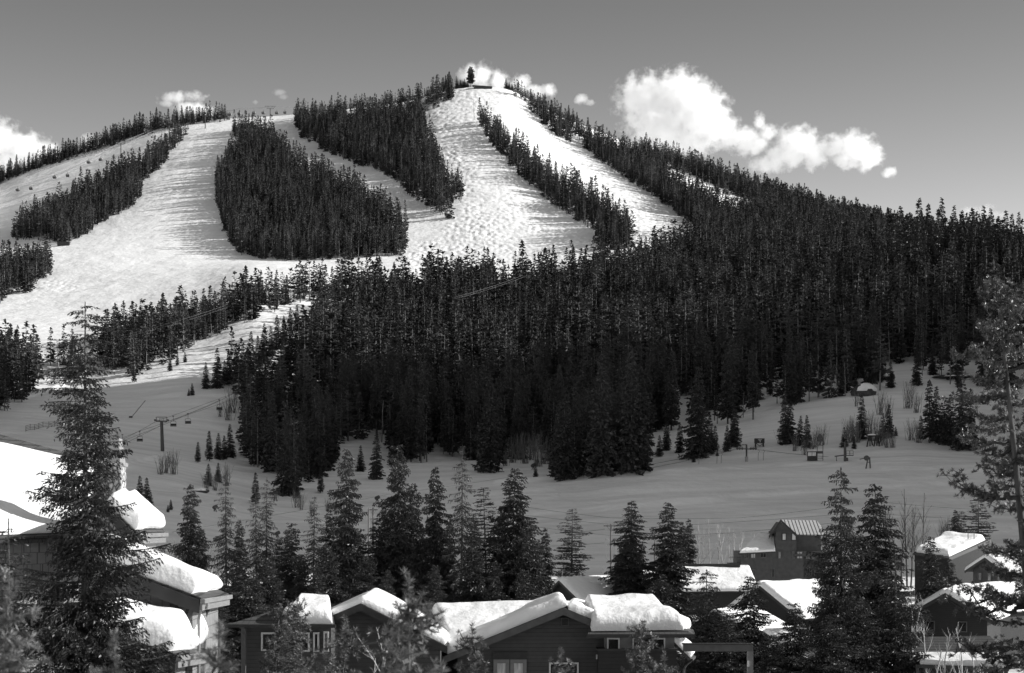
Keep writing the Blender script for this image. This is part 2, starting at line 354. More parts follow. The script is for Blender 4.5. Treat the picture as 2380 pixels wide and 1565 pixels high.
def conifer(seed, H, R, cb=.08, dz=.5, nb=6, droop=.35, step=.35, tl=.5, tw=.09, shape=.75, gap=.1, rag=.35, up=.3, cross=True, bend=0., hang=.25, clump=0., wood=1., tn=1, jit=.9, lat=0., ls=.2):
    """returns ((crown verts, quads), (trunk verts, quads)); a spire built of drooping branches set with needle sprays"""
    r = np.random.default_rng(seed)
    zs = np.arange(cb*H, H-.15, dz); zs = zs+r.uniform(-.4, .4, len(zs))*dz
    A = []; BB = []; wa = []; TB = []; TD = []; TL = []
    ph = r.uniform(0, 6.28, 4)
    for z in zs:
        t = min(max((z-cb*H)/(H-cb*H), 0), 1); az0 = r.uniform(0, 6.28)
        k = max(3, int(round(nb*(.55+.45*(1-t)))))
        env = (1-t)**shape*(1-.25*(1-t)**6)
        for i in range(k):
            if r.random() < gap: continue
            az = az0+i*6.283/k+r.normal()*.25
            lob = 1+rag*(.6*math.sin(az*2+ph[0]+z*.9)+.5*math.sin(z*2.3+ph[1]+az))
            L = max(.12, R*env*lob*r.uniform(.72, 1.12))+.04*R
            d = np.array([math.cos(az), math.sin(az), 0.])
            dr = droop*(.5+.8*(1-t))*r.uniform(.7, 1.3)-.5*max(0, t-.75)/.25*.8
            n = max(2, int(L/step)+1); s = np.linspace(0, 1, n+1)
            zj = min(z+r.uniform(-.5, .5)*dz*2*jit, H-.1); pts = np.array([bend*math.sin(zj/H*2.2), 0, zj])+d*(s*L)[:, None]+np.array([0, 0, 1])*(L*(-dr*s+dr*up*s*s))[:, None]
            A.append(pts[:-1]); BB.append(pts[1:]); wa.append(np.full(n, .012*L+.006)*wood)
            side = np.array([-d[1], d[0], 0.])
            for j in range(1, n+1):
                if clump and r.random() < clump: continue
                p = pts[j]
                if lat:                                            # side branchlets carrying sprays of their own
                    for sg in (-1, 1):
                        bl = lat*L*(1.12-s[j])*r.uniform(.5, 1.2)+.25*tl
                        q = unit(d*r.uniform(.3, .9)+side*sg*r.uniform(.5, 1.)+np.array([0, 0, -hang*r.uniform(.2, 1.3)+.05]))
                        A.append(p[None]); BB.append((p+q*bl)[None]); wa.append(np.array([.004*L+.003])*wood)
                        m_ = max(1, int(bl/ls))
                        for e in range(m_+1):
                            f_ = (e+r.uniform(.3, 1))/(m_+1); TB.append(p+q*bl*f_+np.array([0, 0, -.12*hang*bl*f_*f_]))
                            TD.append(q+side*r.normal()*.7+np.array([0, 0, -hang*r.uniform(0, 1.6)+.35*r.normal()])); TL.append(tl*r.uniform(.6, 1.2)*(.55+.45*(1-t)))
                for sg in (-1, 1)*tn:
                    q = d*(.75+.5*s[j])*r.uniform(.4, 1.1)+side*sg*r.uniform(.35, 1.1)*(1.25-s[j]*.8)+np.array([0, 0, -hang*r.uniform(0, 2.2)+.12+.25*r.normal()])
                    TB.append(p-d*step*r.uniform(0, .6)); TD.append(q); TL.append(tl*r.uniform(.6, 1.25)*(.55+.45*(1-t))*(1-.25*s[j]))
            TB.append(pts[-1]-d*.3*tl); TD.append(d+np.array([0, 0, -dr*.4+.15])); TL.append(tl*r.uniform(.7, 1.1)*(.6+.4*(1-t)))
    for i in range(5):
        TB.append(np.array([bend*math.sin(2.2), 0, H-tl*.9-i*.12])); TD.append(np.array([r.normal()*.15, r.normal()*.15, 1.])); TL.append(tl*r.uniform(.6, 1.))
    TB = np.array(TB); TD = np.array(TD); TL = np.array(TL)
    cr = joinq(diamonds(TB, TD, TL, TL*tw/tl*r.uniform(.7, 1.3, len(TL)), r, cross))
    A = np.concatenate(A); BB = np.concatenate(BB); wa = np.concatenate(wa)
    zz = np.linspace(0, H, 9)
    tr = trunk_q([(bend*math.sin(z/H*2.2), 0, z) for z in zz], [(.011*H+.02)*(1-z/H)+.01 for z in zz], 6)
    return cr, joinq(tr, strips(A, BB, wa, wa*.7, r))
def pine(seed, H, R, cb=.45, dz=.9, nb=4, tuft=.35, nn=14, shape=.5, dens=1., tip=.22, tr=(.0095, .03, .015), nw=.085):
    """long bare trunk, irregular boughs carrying rounded needle tufts"""
    r = np.random.default_rng(seed); zs = np.arange(cb*H, H-.2, dz)
    A = []; BB = []; wa = []; C = []; AX = []
    lean = r.normal(size=2)*.012*H
    def ax(z): return np.array([lean[0]*math.sin(z/H*3), lean[1]*math.sin(z/H*3), z])
    for z in zs:
        t = (z-cb*H)/(H-cb*H)
        for i in range(max(2, int(r.poisson(nb)))):
            az = r.uniform(0, 6.28); L = R*((1-t)**shape*(1.02-tip)+tip)*r.uniform(.4, 1.1)*(.6+.8*min(t*3, 1))
            d = np.array([math.cos(az), math.sin(az), 0.]); n = max(3, int(L/(tuft*.9))+2); s = np.linspace(0, 1, n)
            pts = ax(z)+d*(s*L)[:, None]+np.array([0, 0, 1])*(L*(-.1*s+.4*s*s*r.uniform(.3, 1.3)))[:, None]+r.normal(size=(n, 3))*.04*L
            A.append(pts[:-1]); BB.append(pts[1:]); wa.append(np.linspace(.035*L+.01, .012, n-1))
            for j in range(n//3, n):
                for q in range(int(2*dens+r.random())):
                    c = pts[j]+r.normal(size=3)*tuft*np.array([.7, .7, .5]); C.append(c); AX.append(d*.5+np.array([0, 0, .6])+r.normal(size=3)*.35)
                    A.append(pts[j][None]); BB.append(c[None]); wa.append(np.array([.012]))
    for z in np.arange(H*.9-tuft, H+tuft*.2, tuft*.5): C.append(ax(z)+r.normal(size=3)*tuft*.12); AX.append(np.array([0, 0, 1.])+r.normal(size=3)*.2)
    C = np.array(C); AX = unit(np.array(AX))
    B = np.repeat(C, nn, 0); D = unit(np.repeat(AX, nn, 0)*.75+unit(r.normal(size=(len(B), 3))))
    L = tuft*r.uniform(.6, 1.15, len(B))*.8
    cr = diamonds(B, D, L, L*nw, r, False, .5)
    zz = np.linspace(0, H, 12)
    tr = trunk_q([ax(z) for z in zz], [(tr[0]*H+tr[1])*(1-z/H)**.8+tr[2] for z in zz], 8)
    A = np.concatenate(A); BB = np.concatenate(BB); wa = np.concatenate(wa)
    return cr, joinq(tr, strips(A, BB, wa, wa*.6, r))
def bare(seed, H, spread=.35, stems=1, depth=3, kids=5, thick=.012, first=.25, upw=.75):
    """leafless tree or shrub of tapering tubes"""
    r = np.random.default_rng(seed); parts = []
    def grow(p, d, L, w, lv):
        n = 4 if lv == 0 else 3; pts = [p]; q = p.copy(); dd = d.copy()
        for i in range(n):
            dd = unit(dd+r.normal(size=3)*(.06 if lv == 0 else .14)+np.array([0, 0, .08*upw])); q = q+dd*L/n; pts.append(q)
        ws = np.linspace(w, w*.28, n+1)
        parts.append(tubeq(np.array(pts), ws, 5 if lv == 0 else 3))
        if lv < depth:
            for i in range(kids if lv < 2 else max(2, kids-2)):
                f = r.uniform(first if lv == 0 else .2, .97); j = min(int(f*n), n-1); b = pts[j]+(pts[j+1]-pts[j])*(f*n-j)
                az = r.uniform(0, 6.28); side = np.array([math.cos(az), math.sin(az), 0])
                nd = unit(dd*upw+side*spread*r.uniform(.7, 1.5))
                grow(b, nd, L*(1-f*.75)*r.uniform(.3, .55), w*(1-.7*f)*.5, lv+1)
    for s in range(stems):
        az = r.uniform(0, 6.28); lean = (0 if stems == 1 else r.uniform(.05, spread))
        grow(np.array([r.normal()*.06*stems**.5, r.normal()*.06*stems**.5, 0.]), unit(np.array([math.cos(az)*lean, math.sin(az)*lean, 1.])), H*r.uniform(.65, 1)/(1 if stems > 1 else 1), thick*H*(1 if stems == 1 else .45), 0)
    return joinq(*parts)
def tubeq(pts, ws, n=4):
    V = []; Fs = []
    for i, p in enumerate(pts):
        t = unit(pts[min(i+1, len(pts)-1)]-pts[max(i-1, 0)]); a = unit(np.cross(t, [.31, .9, .1])); b = np.cross(t, a)
        for k in range(n): V.append(p+(a*math.cos(6.283*k/n)+b*math.sin(6.283*k/n))*ws[i])
    for i in range(len(pts)-1):
        for k in range(n): Fs.append((i*n+k, i*n+(k+1) % n, (i+1)*n+(k+1) % n, (i+1)*n+k))
    return np.array(V), np.array(Fs)
def two(name, q, needle, bark):
    (cv, cf), (tv, tf) = q
    return mesh_from(name+'_crown', cv, cf, needle), mesh_from(name+'_trunk', tv, tf, bark)
def one(name, q, needle, bark):
    (cv, cf), (tv, tf) = q
    V, Fq = joinq((cv, cf), (tv, tf)); me = mesh_from(name, V, Fq, [needle, bark])
    mi = np.zeros(len(Fq), np.int32); mi[len(cf):] = 1; me.polygons.foreach_set('material_index', mi); me.update(); return me

# ------------------------------------------------------------------ the forest: where trees stand, in patches between the runs
FP = {}
FP['skyline'] = [(-300, 520), (-60, 455), (0, 428), (60, 404), (160, 371), (240, 347), (300, 326), (360, 307), (430, 293), (480, 286), (530, 283), (530, 276), (430, 284), (300, 316), (160, 360), (0, 418), (-300, 505)]
FP['island_west'] = [(25, 555), (60, 525), (120, 490), (200, 450), (270, 420), (330, 390), (370, 355), (400, 330), (428, 308), (437, 300), (420, 332), (395, 355), (388, 382), (350, 408), (328, 430), (330, 455), (310, 480), (280, 500), (240, 517), (200, 545), (155, 570), (110, 558), (60, 560)]
FP['island_low'] = [(-260, 640), (0, 622), (60, 622), (100, 612), (122, 630), (115, 645), (90, 655), (60, 680), (30, 690), (0, 712), (-260, 800)]
FP['island_mid'] = [(536, 305), (560, 335), (552, 352), (530, 375), (512, 400), (500, 440), (507, 480), (517, 520), (527, 560), (548, 590), (600, 602), (700, 607), (800, 602), (870, 599), (935, 595), (945, 580), (942, 562), (948, 535), (930, 520), (900, 497), (872, 480), (842, 458), (812, 440), (780, 422), (735, 402), (695, 380), (662, 360), (632, 332), (600, 310), (560, 300)]
FP['island_top'] = [(680, 278), (690, 300), (703, 322), (745, 347), (795, 372), (830, 386), (870, 396), (905, 411), (930, 432), (948, 452), (975, 472), (1003, 497), (1045, 512), (1043, 478), (1076, 468), (1070, 440), (1050, 420), (1030, 398), (1015, 362), (1000, 337), (990, 312), (986, 282), (985, 262), (960, 262), (870, 282), (800, 285), (720, 280)]
FP['strip'] = [(1088, 262), (1105, 276), (1120, 300), (1140, 340), (1165, 366), (1190, 394), (1220, 425), (1247, 442), (1262, 466), (1290, 482), (1330, 507), (1370, 532), (1388, 556), (1392, 580), (1475, 580), (1470, 550), (1445, 530), (1410, 510), (1388, 485), (1370, 470), (1330, 450), (1290, 425), (1240, 385), (1190, 340), (1150, 300), (1120, 280)]
FP['east'] = [(1330, 312), (1345, 325), (1362, 347), (1400, 380), (1440, 410), (1490, 440), (1530, 465), (1570, 495), (1615, 530), (1610, 562), (2000, 640), (2700, 700), (2700, 640), (2380, 604), (2250, 590), (2100, 551), (1900, 489), (1700, 425), (1500, 355), (1420, 322), (1380, 325)]
FP['mid'] = [(900, 675), (1000, 664), (1150, 660), (1300, 655), (1400, 648), (1480, 612), (1620, 578), (2000, 610), (2760, 650), (2760, 900), (2380, 862), (2250, 838), (2150, 845), (2000, 862), (1900, 880), (1800, 892), (1700, 925), (1600, 925), (1560, 915), (1540, 950), (1512, 1000), (1500, 1080), (1440, 1100), (1300, 1112), (1280, 1060), (1180, 1040), (1170, 1085), (1110, 1080), (1040, 1060), (950, 1080), (910, 1045), (850, 1012), (810, 1035), (770, 1100), (720, 1120), (680, 1150), (640, 1105), (560, 1075), (545, 1050), (560, 1000), (556, 900), (540, 888), (500, 898), (470, 896), (540, 892), (600, 884), (650, 866), (690, 820), (720, 782), (780, 745), (850, 718)]
FP['west'] = [(225, 850), (300, 888), (320, 880), (390, 850), (430, 820), (470, 795), (520, 770), (600, 740), (650, 713), (700, 700), (760, 700), (900, 690), (900, 672), (800, 676), (700, 682), (620, 700), (560, 712), (500, 730), (380, 760), (230, 790)]
FP['west_low'] = [(-300, 860), (-60, 840), (60, 830), (88, 850), (95, 900), (60, 930), (0, 962), (-60, 990), (-300, 1080)]
FP['west_edge'] = [(90, 850), (200, 820), (226, 800), (226, 850), (170, 885), (130, 880), (95, 870)]
SPARSE = {'crest_east': ([(1176, 213), (1215, 236), (1245, 277), (1292, 316), (1322, 340), (1330, 318), (1352, 320), (1400, 330), (1500, 357), (1400, 313), (1300, 274), (1230, 236)], .85),
          'crest_mid': ([(700, 268), (740, 264), (800, 258), (870, 250), (960, 236), (1030, 216), (1066, 209), (1060, 222), (1045, 243), (1030, 252), (990, 262), (960, 262), (870, 282), (720, 280)], .4),
          'brush': ([(1180, 1000), (1290, 1000), (1290, 1090), (1180, 1085)], .06), 'east_edge': ([(1560, 915), (1700, 925), (1900, 882), (2150, 848), (2380, 862), (2700, 900), (2700, 950), (2380, 915), (2150, 893), (1900, 930), (1700, 990), (1570, 1000)], .3),
          'west_edge': ([(90, 850), (200, 820), (226, 800), (226, 850), (170, 885), (130, 880), (95, 870)], .25)}
GAPS = [[(1340, 290), (1380, 302), (1440, 323), (1490, 341), (1494, 370), (1430, 360), (1375, 338)],
        [(1530, 388), (1575, 396), (1640, 422), (1700, 450), (1755, 474), (1765, 514), (1690, 508), (1620, 480), (1555, 442)],
        [(1780, 492), (1850, 506), (1930, 522), (1945, 545), (1860, 540), (1790, 520)], [(840, 418), (905, 436), (945, 470), (985, 510), (950, 505), (905, 475), (860, 448)],
        [(640, 738), (680, 708), (735, 702), (745, 728), (690, 750)]]
def scatter():
    out = []
    for (d0, d1, s) in ((540, 900, 5.3), (900, 1200, 5.), (1200, 1735, 3.7)):
        n = 0
        y = np.arange(d0, d1, s); 
        for yy in y:
            xm = .37*yy; xs = np.arange(-xm, xm, s)
            xs = xs+rng.uniform(-.45, .45, len(xs))*s; ys = yy+rng.uniform(-.45, .45, len(xs))*s
            out.append(np.stack([xs, ys], 1))
    p = np.concatenate(out); z = zat(p[:, 0], p[:, 1]); u = CX+p[:, 0]/p[:, 1]*F; v = VH-(z-CZ)/p[:, 1]*F
    w = np.where(v > 640, 15, 5)*fbm(u/16, v/16, 77, 2); uu = u+w; vv = v+.6*w
    keep = np.zeros(len(p), bool)
    for k, q in FP.items():
        if k != 'west_edge': keep |= inpoly(uu, vv, q)
    gap = np.zeros(len(p), bool)
    for q in GAPS: gap |= inpoly(uu, vv, q)
    keep &= ~(gap & (rng.random(len(p)) > .03))
    rnd = rng.random(len(p)); clump = vnoise(p[:, 0]/14, p[:, 1]/14, 5)
    for q, pr in SPARSE.values(): keep |= inpoly(uu, vv, q) & (rnd*(.5+clump) < pr) & ~gap
    # the off-frame hill is wooded as well
    keep |= (u > 2440) & (p[:, 1] < 1250) & (rnd < .8)
    keep &= ~(rng.random(len(p)) < .1+np.where(p[:, 1] < 1200, .5, .12)*sstep(.62, .8, vnoise(p[:, 0]/19+3, p[:, 1]/19, 25)))
    return p[keep], z[keep], u[keep], v[keep]
PT, PZ, PU, PV = scatter()
PH = np.where(PT[:, 1] > 1200, 15.5, np.where(PT[:, 1] > 900, 18., 20.5))*np.clip(rng.normal(1, .25, len(PT))+.5*(vnoise(PT[:, 0]/23, PT[:, 1]/23, 15)-.5), .4, 1.6)
PH *= 1-.25*sstep(1600, 1720, PT[:, 1]); PH *= np.where((PU < 700) & (PT[:, 1] < 1050), .8, 1.)
young = rng.random(len(PT)) < .14; PH = np.where(young, PH*.6, PH)
yb = rng.uniform(18, 92, 700); xb = rng.uniform(-.32, .5, 700)*yb+2
PT = np.concatenate([PT, np.stack([xb, yb], 1)]); zb_ = zat(xb, yb); PZ = np.concatenate([PZ, zb_])      # unseen young trees added under the frame to cut snow bounce
PH = np.concatenate([PH, np.clip((CZ-.0935*yb-zb_-.4)*rng.uniform(.6, 1., 700), 1, 9)]); PU = np.concatenate([PU, np.full(700, -99.)]); PV = np.concatenate([PV, np.full(700, 1700.)])
FAR = []
for k, a in enumerate([dict(R=2.0, cb=.05, nb=5, droop=.5, shape=.8), dict(R=1.6, cb=.12, nb=5, droop=.3, shape=.6), dict(R=2.5, cb=.06, nb=6, droop=.45, shape=.85),
                       dict(R=1.9, cb=.3, nb=5, droop=.1, shape=.45, gap=.2), dict(R=1.45, cb=.18, nb=4, droop=.4, shape=.7, gap=.15), dict(R=2.1, cb=.42, nb=5, droop=.05, shape=.4, gap=.25)]):
    FAR.append(one('far_conifer_%d' % k, conifer(100+k, 17., jit=.6, dz=.85, step=.75, tl=1.2, tw=.36, rag=.4, hang=.35, **{**dict(gap=.1), **a}), M['far_needles'], M['far_bark']))
snag = bare(5, 15., spread=.8, depth=1, kids=14, thick=.011, first=.2, upw=.3)
FAR.append(mesh_from('far_snag', snag[0], snag[1], M['dead_wood']))
PK = rng.choice(7, len(PT), p=[.23, .21, .13, .15, .12, .11, .05])
# individuals: the trees that show largest; all the rest is one mass
def forest_mass(idx):
    # includes the unseen trees added under the frame to darken bounce light
    pts = np.stack([PT[idx, 0], PT[idx, 1], PZ[idx]-.3], 1)
    me = bpy.data.meshes.new('conifer_forest'); me.vertices.add(len(pts)); me.vertices.foreach_set('co', pts.astype(np.float32).ravel())
    for nm, ty, arr in (('kind_index', 'INT', PK[idx]), ('turn', 'FLOAT', rng.uniform(0, 6.28, len(idx))), ('size', 'FLOAT', PH[idx]/17.), ('wide', 'FLOAT', PH[idx]/17.*np.where(PT[idx, 1] < 1150, 1.28, 1.08)*rng.uniform(.8, 1.2, len(idx))), ('lean', 'FLOAT', rng.normal(0, .025, len(idx)))):
        at = me.attributes.new(nm, ty, 'POINT'); at.data.foreach_set('value', np.asarray(arr, np.int32 if ty == 'INT' else np.float32))
    o = link('conifer_forest', me); tag(o, 'dense dark conifer forest covering the mountain between the ski runs', 'forest', kind='stuff')
    protos = bpy.data.collections.new('forest_tree_kinds')
    for k, m in enumerate(FAR):
        q = bpy.data.objects.new('forest_kind_%d' % k, m); protos.objects.link(q)
    ng = bpy.data.node_groups.new('forest_scatter', 'GeometryNodeTree')
    ng.interface.new_socket('Geometry', in_out='INPUT', socket_type='NodeSocketGeometry'); ng.interface.new_socket('Geometry', in_out='OUTPUT', socket_type='NodeSocketGeometry')
    N = ng.nodes; L = ng.links; gi = N.new('NodeGroupInput'); go = N.new('NodeGroupOutput')
    ci = N.new('GeometryNodeCollectionInfo'); ci.inputs['Collection'].default_value = protos; ci.inputs['Separate Children'].default_value = True; ci.inputs['Reset Children'].default_value = True
    ip = N.new('GeometryNodeInstanceOnPoints'); ip.inputs['Pick Instance'].default_value = True
    def na(nm, ty):
        a = N.new('GeometryNodeInputNamedAttribute'); a.data_type = ty; a.inputs['Name'].default_value = nm; return a.outputs['Attribute']
    m2p = N.new('GeometryNodeMeshToPoints')
    L.new(gi.outputs[0], m2p.inputs[0]); L.new(m2p.outputs[0], ip.inputs['Points']); L.new(ci.outputs[0], ip.inputs['Instance']); L.new(na('kind_index', 'INT'), ip.inputs['Instance Index'])
    cx = N.new('ShaderNodeCombineXYZ'); L.new(na('lean', 'FLOAT'), cx.inputs[0]); L.new(na('turn', 'FLOAT'), cx.inputs[2]); L.new(cx.outputs[0], ip.inputs['Rotation'])
    sz = N.new('ShaderNodeCombineXYZ'); L.new(na('wide', 'FLOAT'), sz.inputs[0]); L.new(na('wide', 'FLOAT'), sz.inputs[1]); L.new(na('size', 'FLOAT'), sz.inputs[2]); L.new(sz.outputs[0], ip.inputs['Scale']); L.new(ip.outputs[0], go.inputs[0])
    md = o.modifiers.new('scatter', 'NODES'); md.node_group = ng
    return o
app = np.where((PU > -5) & (PU < 2385) & (PT[:, 1] < 800), PH/PT[:, 1], 0)
N_IND = 170
order = np.argsort(-app); IND = order[:N_IND]; MASS = order[N_IND:]
forest_mass(MASS)
# ------------------------------------------------------------------ single trees
def conifer_thing(name, meshes, loc, H, R, H0, R0, label, group=None, cat='tree', rz=None):
    t = thing(name, label, cat, loc, random.uniform(0, 6.28) if rz is None else rz, group)
    t.rotation_euler.x = random.gauss(0, .018)
    t.scale = (R/R0, R/R0, H/H0)
    link('crown', meshes[0], t); link('trunk', meshes[1], t)
    return t
MID = [two('forest_spruce', conifer(300+k, 20, R=r_, dz=.4, step=.55, tl=.75, tw=.16, lat=.3, ls=.5, cb=cb, nb=6, droop=dr, shape=sh, gap=gp, hang=.4), M['needles'], M['bark'])
       for k, (r_, cb, dr, sh, gp) in enumerate([(2.6, .05, .5, .8, .08), (2.1, .12, .4, .7, .1), (3., .06, .55, .9, .08), (2.0, .3, .15, .5, .25), (1.8, .2, .35, .65, .15)])]
MR = [2.6, 2.1, 3., 2.0, 1.8]
ZL = [(640, 'tall dark conifer at the forest edge beside the chairlift slope', 'conifers at the forest edge by the chairlift slope'),
      (1180, 'tall dark conifer in the forest front above the left half of the piste', 'conifers in the left front ranks of the forest'),
      (1620, 'tall dark conifer in the forest front above the middle of the piste', 'conifers in the middle front ranks of the forest'),
      (9999, 'tall dark conifer at the foot of the forest above the ski lift hut', 'conifers at the foot of the forest on the right')]
BIGS = [(1310, 1116, 215), (1345, 1110, 190), (1395, 1108, 285), (1468, 1102, 285), (1487, 1095, 240), (1137, 1098, 235), (1100, 1062, 200), (875, 1114, 110),
        (665, 1150, 185), (700, 1120, 160), (1620, 1065, 215), (1560, 1000, 190), (1530, 990, 200), (760, 1095, 150)]
for i in IND:
    k = int(rng.integers(0, 5)); z = [q for q in ZL if PU[i] < q[0]][0]
    conifer_thing('conifer', MID[k], (PT[i, 0], PT[i, 1], PZ[i]-.3), PH[i], MR[k]*(PH[i]/20)**.7, 20, MR[k], z[1], z[2])
BL = ['tall conifer with pale tip standing forward of the forest, left of the two tallest', 'shorter dark conifer just left of the tall pale tipped pair', 'very tall conifer with sunlit tip, left one of the pale tipped pair',
      'very tall conifer with sunlit tip, right one of the pale tipped pair', 'tall dark conifer close on the right of the pale tipped pair', 'broad dark conifer at the foot of the forest left of the bare brush',
      'dark conifer standing above the snowy notch at the forest foot', 'narrow dark conifer alone on the bare snowy knoll', 'lanky conifer with pale top standing out from the left forest foot', 'dark conifer right of the lanky pale topped one at the left forest foot',
      'large full conifer standing alone on the snow at the right forest foot', 'dark conifer at the forest edge above the snow left of the large lone one', 'dark conifer at the forest edge where the piste crest meets the trees', 'dark conifer overhanging the snow below the left forest']
for (u, v, h), lb in zip(BIGS, BL):
    p = cast(u, v); H = h/F*p.y; k = int(rng.integers(0, 3))
    conifer_thing('conifer', MID[k], p-Vector((0, 0, .3)), H, MR[k]*(H/20)**.8*1.15, 20, MR[k], lb)
for u, v in [(2094, 478), (2112, 492), (2134, 461), (2157, 470), (2176, 482), (2188, 459), (2214, 477), (2236, 488), (2262, 496), (2285, 478), (2303, 484), (2338, 488), (2352, 496), (2368, 492), (2080, 500), (2250, 505), (2320, 500)]:
    d = 985+random.uniform(-40, 40); g_ = ground_at(u, d); H = P(u, v, d).z-g_.z; k = random.choice((0, 2, 0, 1))
    conifer_thing('conifer', MID[k], g_-Vector((0, 0, .3)), H, MR[k]*(H/20)**.8*1.05, 20, MR[k], 'tall conifer rising above the right hand skyline', 'tall conifers on the right skyline')
# small conifers dotted over the shaded snow
SLOPE = [('small dark conifer on the chairlift slope', 'conifers dotted on the chairlift slope', [(460, 1075, 50), (487, 1072, 72), (507, 1068, 62), (521, 1066, 55), (536, 1063, 78), (484, 1128, 52), (507, 1122, 46), (447, 918, 29), (439, 919, 17), (325, 1170, 66), (342, 1168, 60), (350, 1190, 48), (397, 1187, 26), (390, 1193, 18), (593, 1172, 75), (430, 842, 26), (312, 890, 40), (412, 850, 30), (395, 862, 34)]),
         ('young dark conifer along the upper left edge of the middle forest', 'conifers along the upper left forest edge', [(478, 903, 62), (505, 902, 95), (522, 897, 60), (532, 893, 80), (549, 888, 92), (565, 880, 70), (582, 870, 100), (600, 858, 80), (614, 843, 92), (630, 828, 70), (645, 812, 80), (660, 795, 62), (675, 780, 66), (690, 768, 60)]),
         ('small dark conifer on the open snow below the right forest', 'conifers on the snow below the right forest', [(1650, 1055, 90), (1662, 1050, 62), (1690, 1050, 62), (1708, 1037, 100), (1580, 1052, 72), (1612, 1074, 22), (1667, 1061, 16), (1533, 1062, 50), (1548, 1048, 70), (1700, 1035, 50), (1635, 1062, 60)]),
         ('dark conifer in the clump above the lift hut', 'conifers in the clump above the lift hut', [(1825, 1032, 122), (1836, 1030, 105), (1858, 1036, 70), (1876, 1040, 76)]),
         ('conifer standing among bare shrubs beside the wooden trestle', 'conifers by the wooden trestle', [(2003, 1020, 105), (2066, 1014, 76), (2052, 1018, 60), (2082, 1012, 22), (1962, 1040, 48), (1985, 1042, 30)]),
         ('dark conifer in the row left of the leaning pine', 'conifers in the row left of the leaning pine', [(2160, 1030, 150), (2175, 1028, 130), (2198, 1032, 110), (2212, 1034, 120), (2236, 1046, 185), (2253, 1040, 140), (2140, 1020, 55), (2190, 1030, 95)]),
         ('short conifer on the snow around the snow capped boulder', 'conifers around the snow capped boulder', [(1955, 920, 62), (1884, 906, 66), (1905, 915, 45), (2070, 902, 62), (2130, 896, 85), (2168, 872, 62), (2228, 900, 50), (1990, 905, 40), (1760, 930, 85), (1790, 920, 60), (1845, 915, 75)]),
         ('dark conifer by the bare knoll below the left forest', 'conifers by the bare knoll', [(838, 1095, 62), (745, 1145, 60), (690, 1160, 55), (1530, 1000, 60), (1245, 1110, 30), (910, 1085, 70)])]
for lb, gr, lst in SLOPE:
    for (u, v, h) in lst:
        p = cast(u, v); H = h/F*p.y; k = int(rng.integers(0, 3))
        conifer_thing('conifer', MID[k], p-Vector((0, 0, .15)), H, MR[k]*(H/20)**.72*1.05, 20, MR[k], lb, gr)
# the tall spruces standing among the houses
H0, R0 = 22., 3.
NEAR = {}
for k in range(3): NEAR['full%d' % k] = two('garden_spruce', conifer(500+k, H0, R0, cb=.04, dz=.2, nb=6, step=.34, tl=.52, tw=.1, droop=.42, shape=.55, hang=.7, rag=.75, gap=.12, lat=.5, ls=.28, jit=1.6), M['needles'], M['bark'])
for k in range(2): NEAR['thin%d' % k] = two('thin_spruce', conifer(520+k, H0, R0, cb=.08, dz=.28, nb=5, step=.32, tl=.45, tw=.05, droop=.55, shape=.62, hang=.9, rag=.65, gap=.2, clump=.15, up=.5, wood=1.5, lat=.35, ls=.34), M['needles'], M['bark'])
NEAR['bushy'] = two('bushy_conifer', conifer(540, H0, R0, cb=.05, dz=.3, nb=6, step=.32, tl=.6, tw=.075, droop=.05, shape=.5, hang=.1, rag=.75, gap=.12, up=1., lat=.4, ls=.3), M['needles'], M['bark'])
NEAR['open'] = two('open_spruce', conifer(550, H0, R0, cb=.05, dz=.27, nb=5, step=.26, tl=.48, tw=.07, droop=.2, shape=.62, hang=1., rag=.65, gap=.1, up=1.2, wood=1.4, lat=.4, ls=.24, jit=1.5), M['needles'], M['bark'])
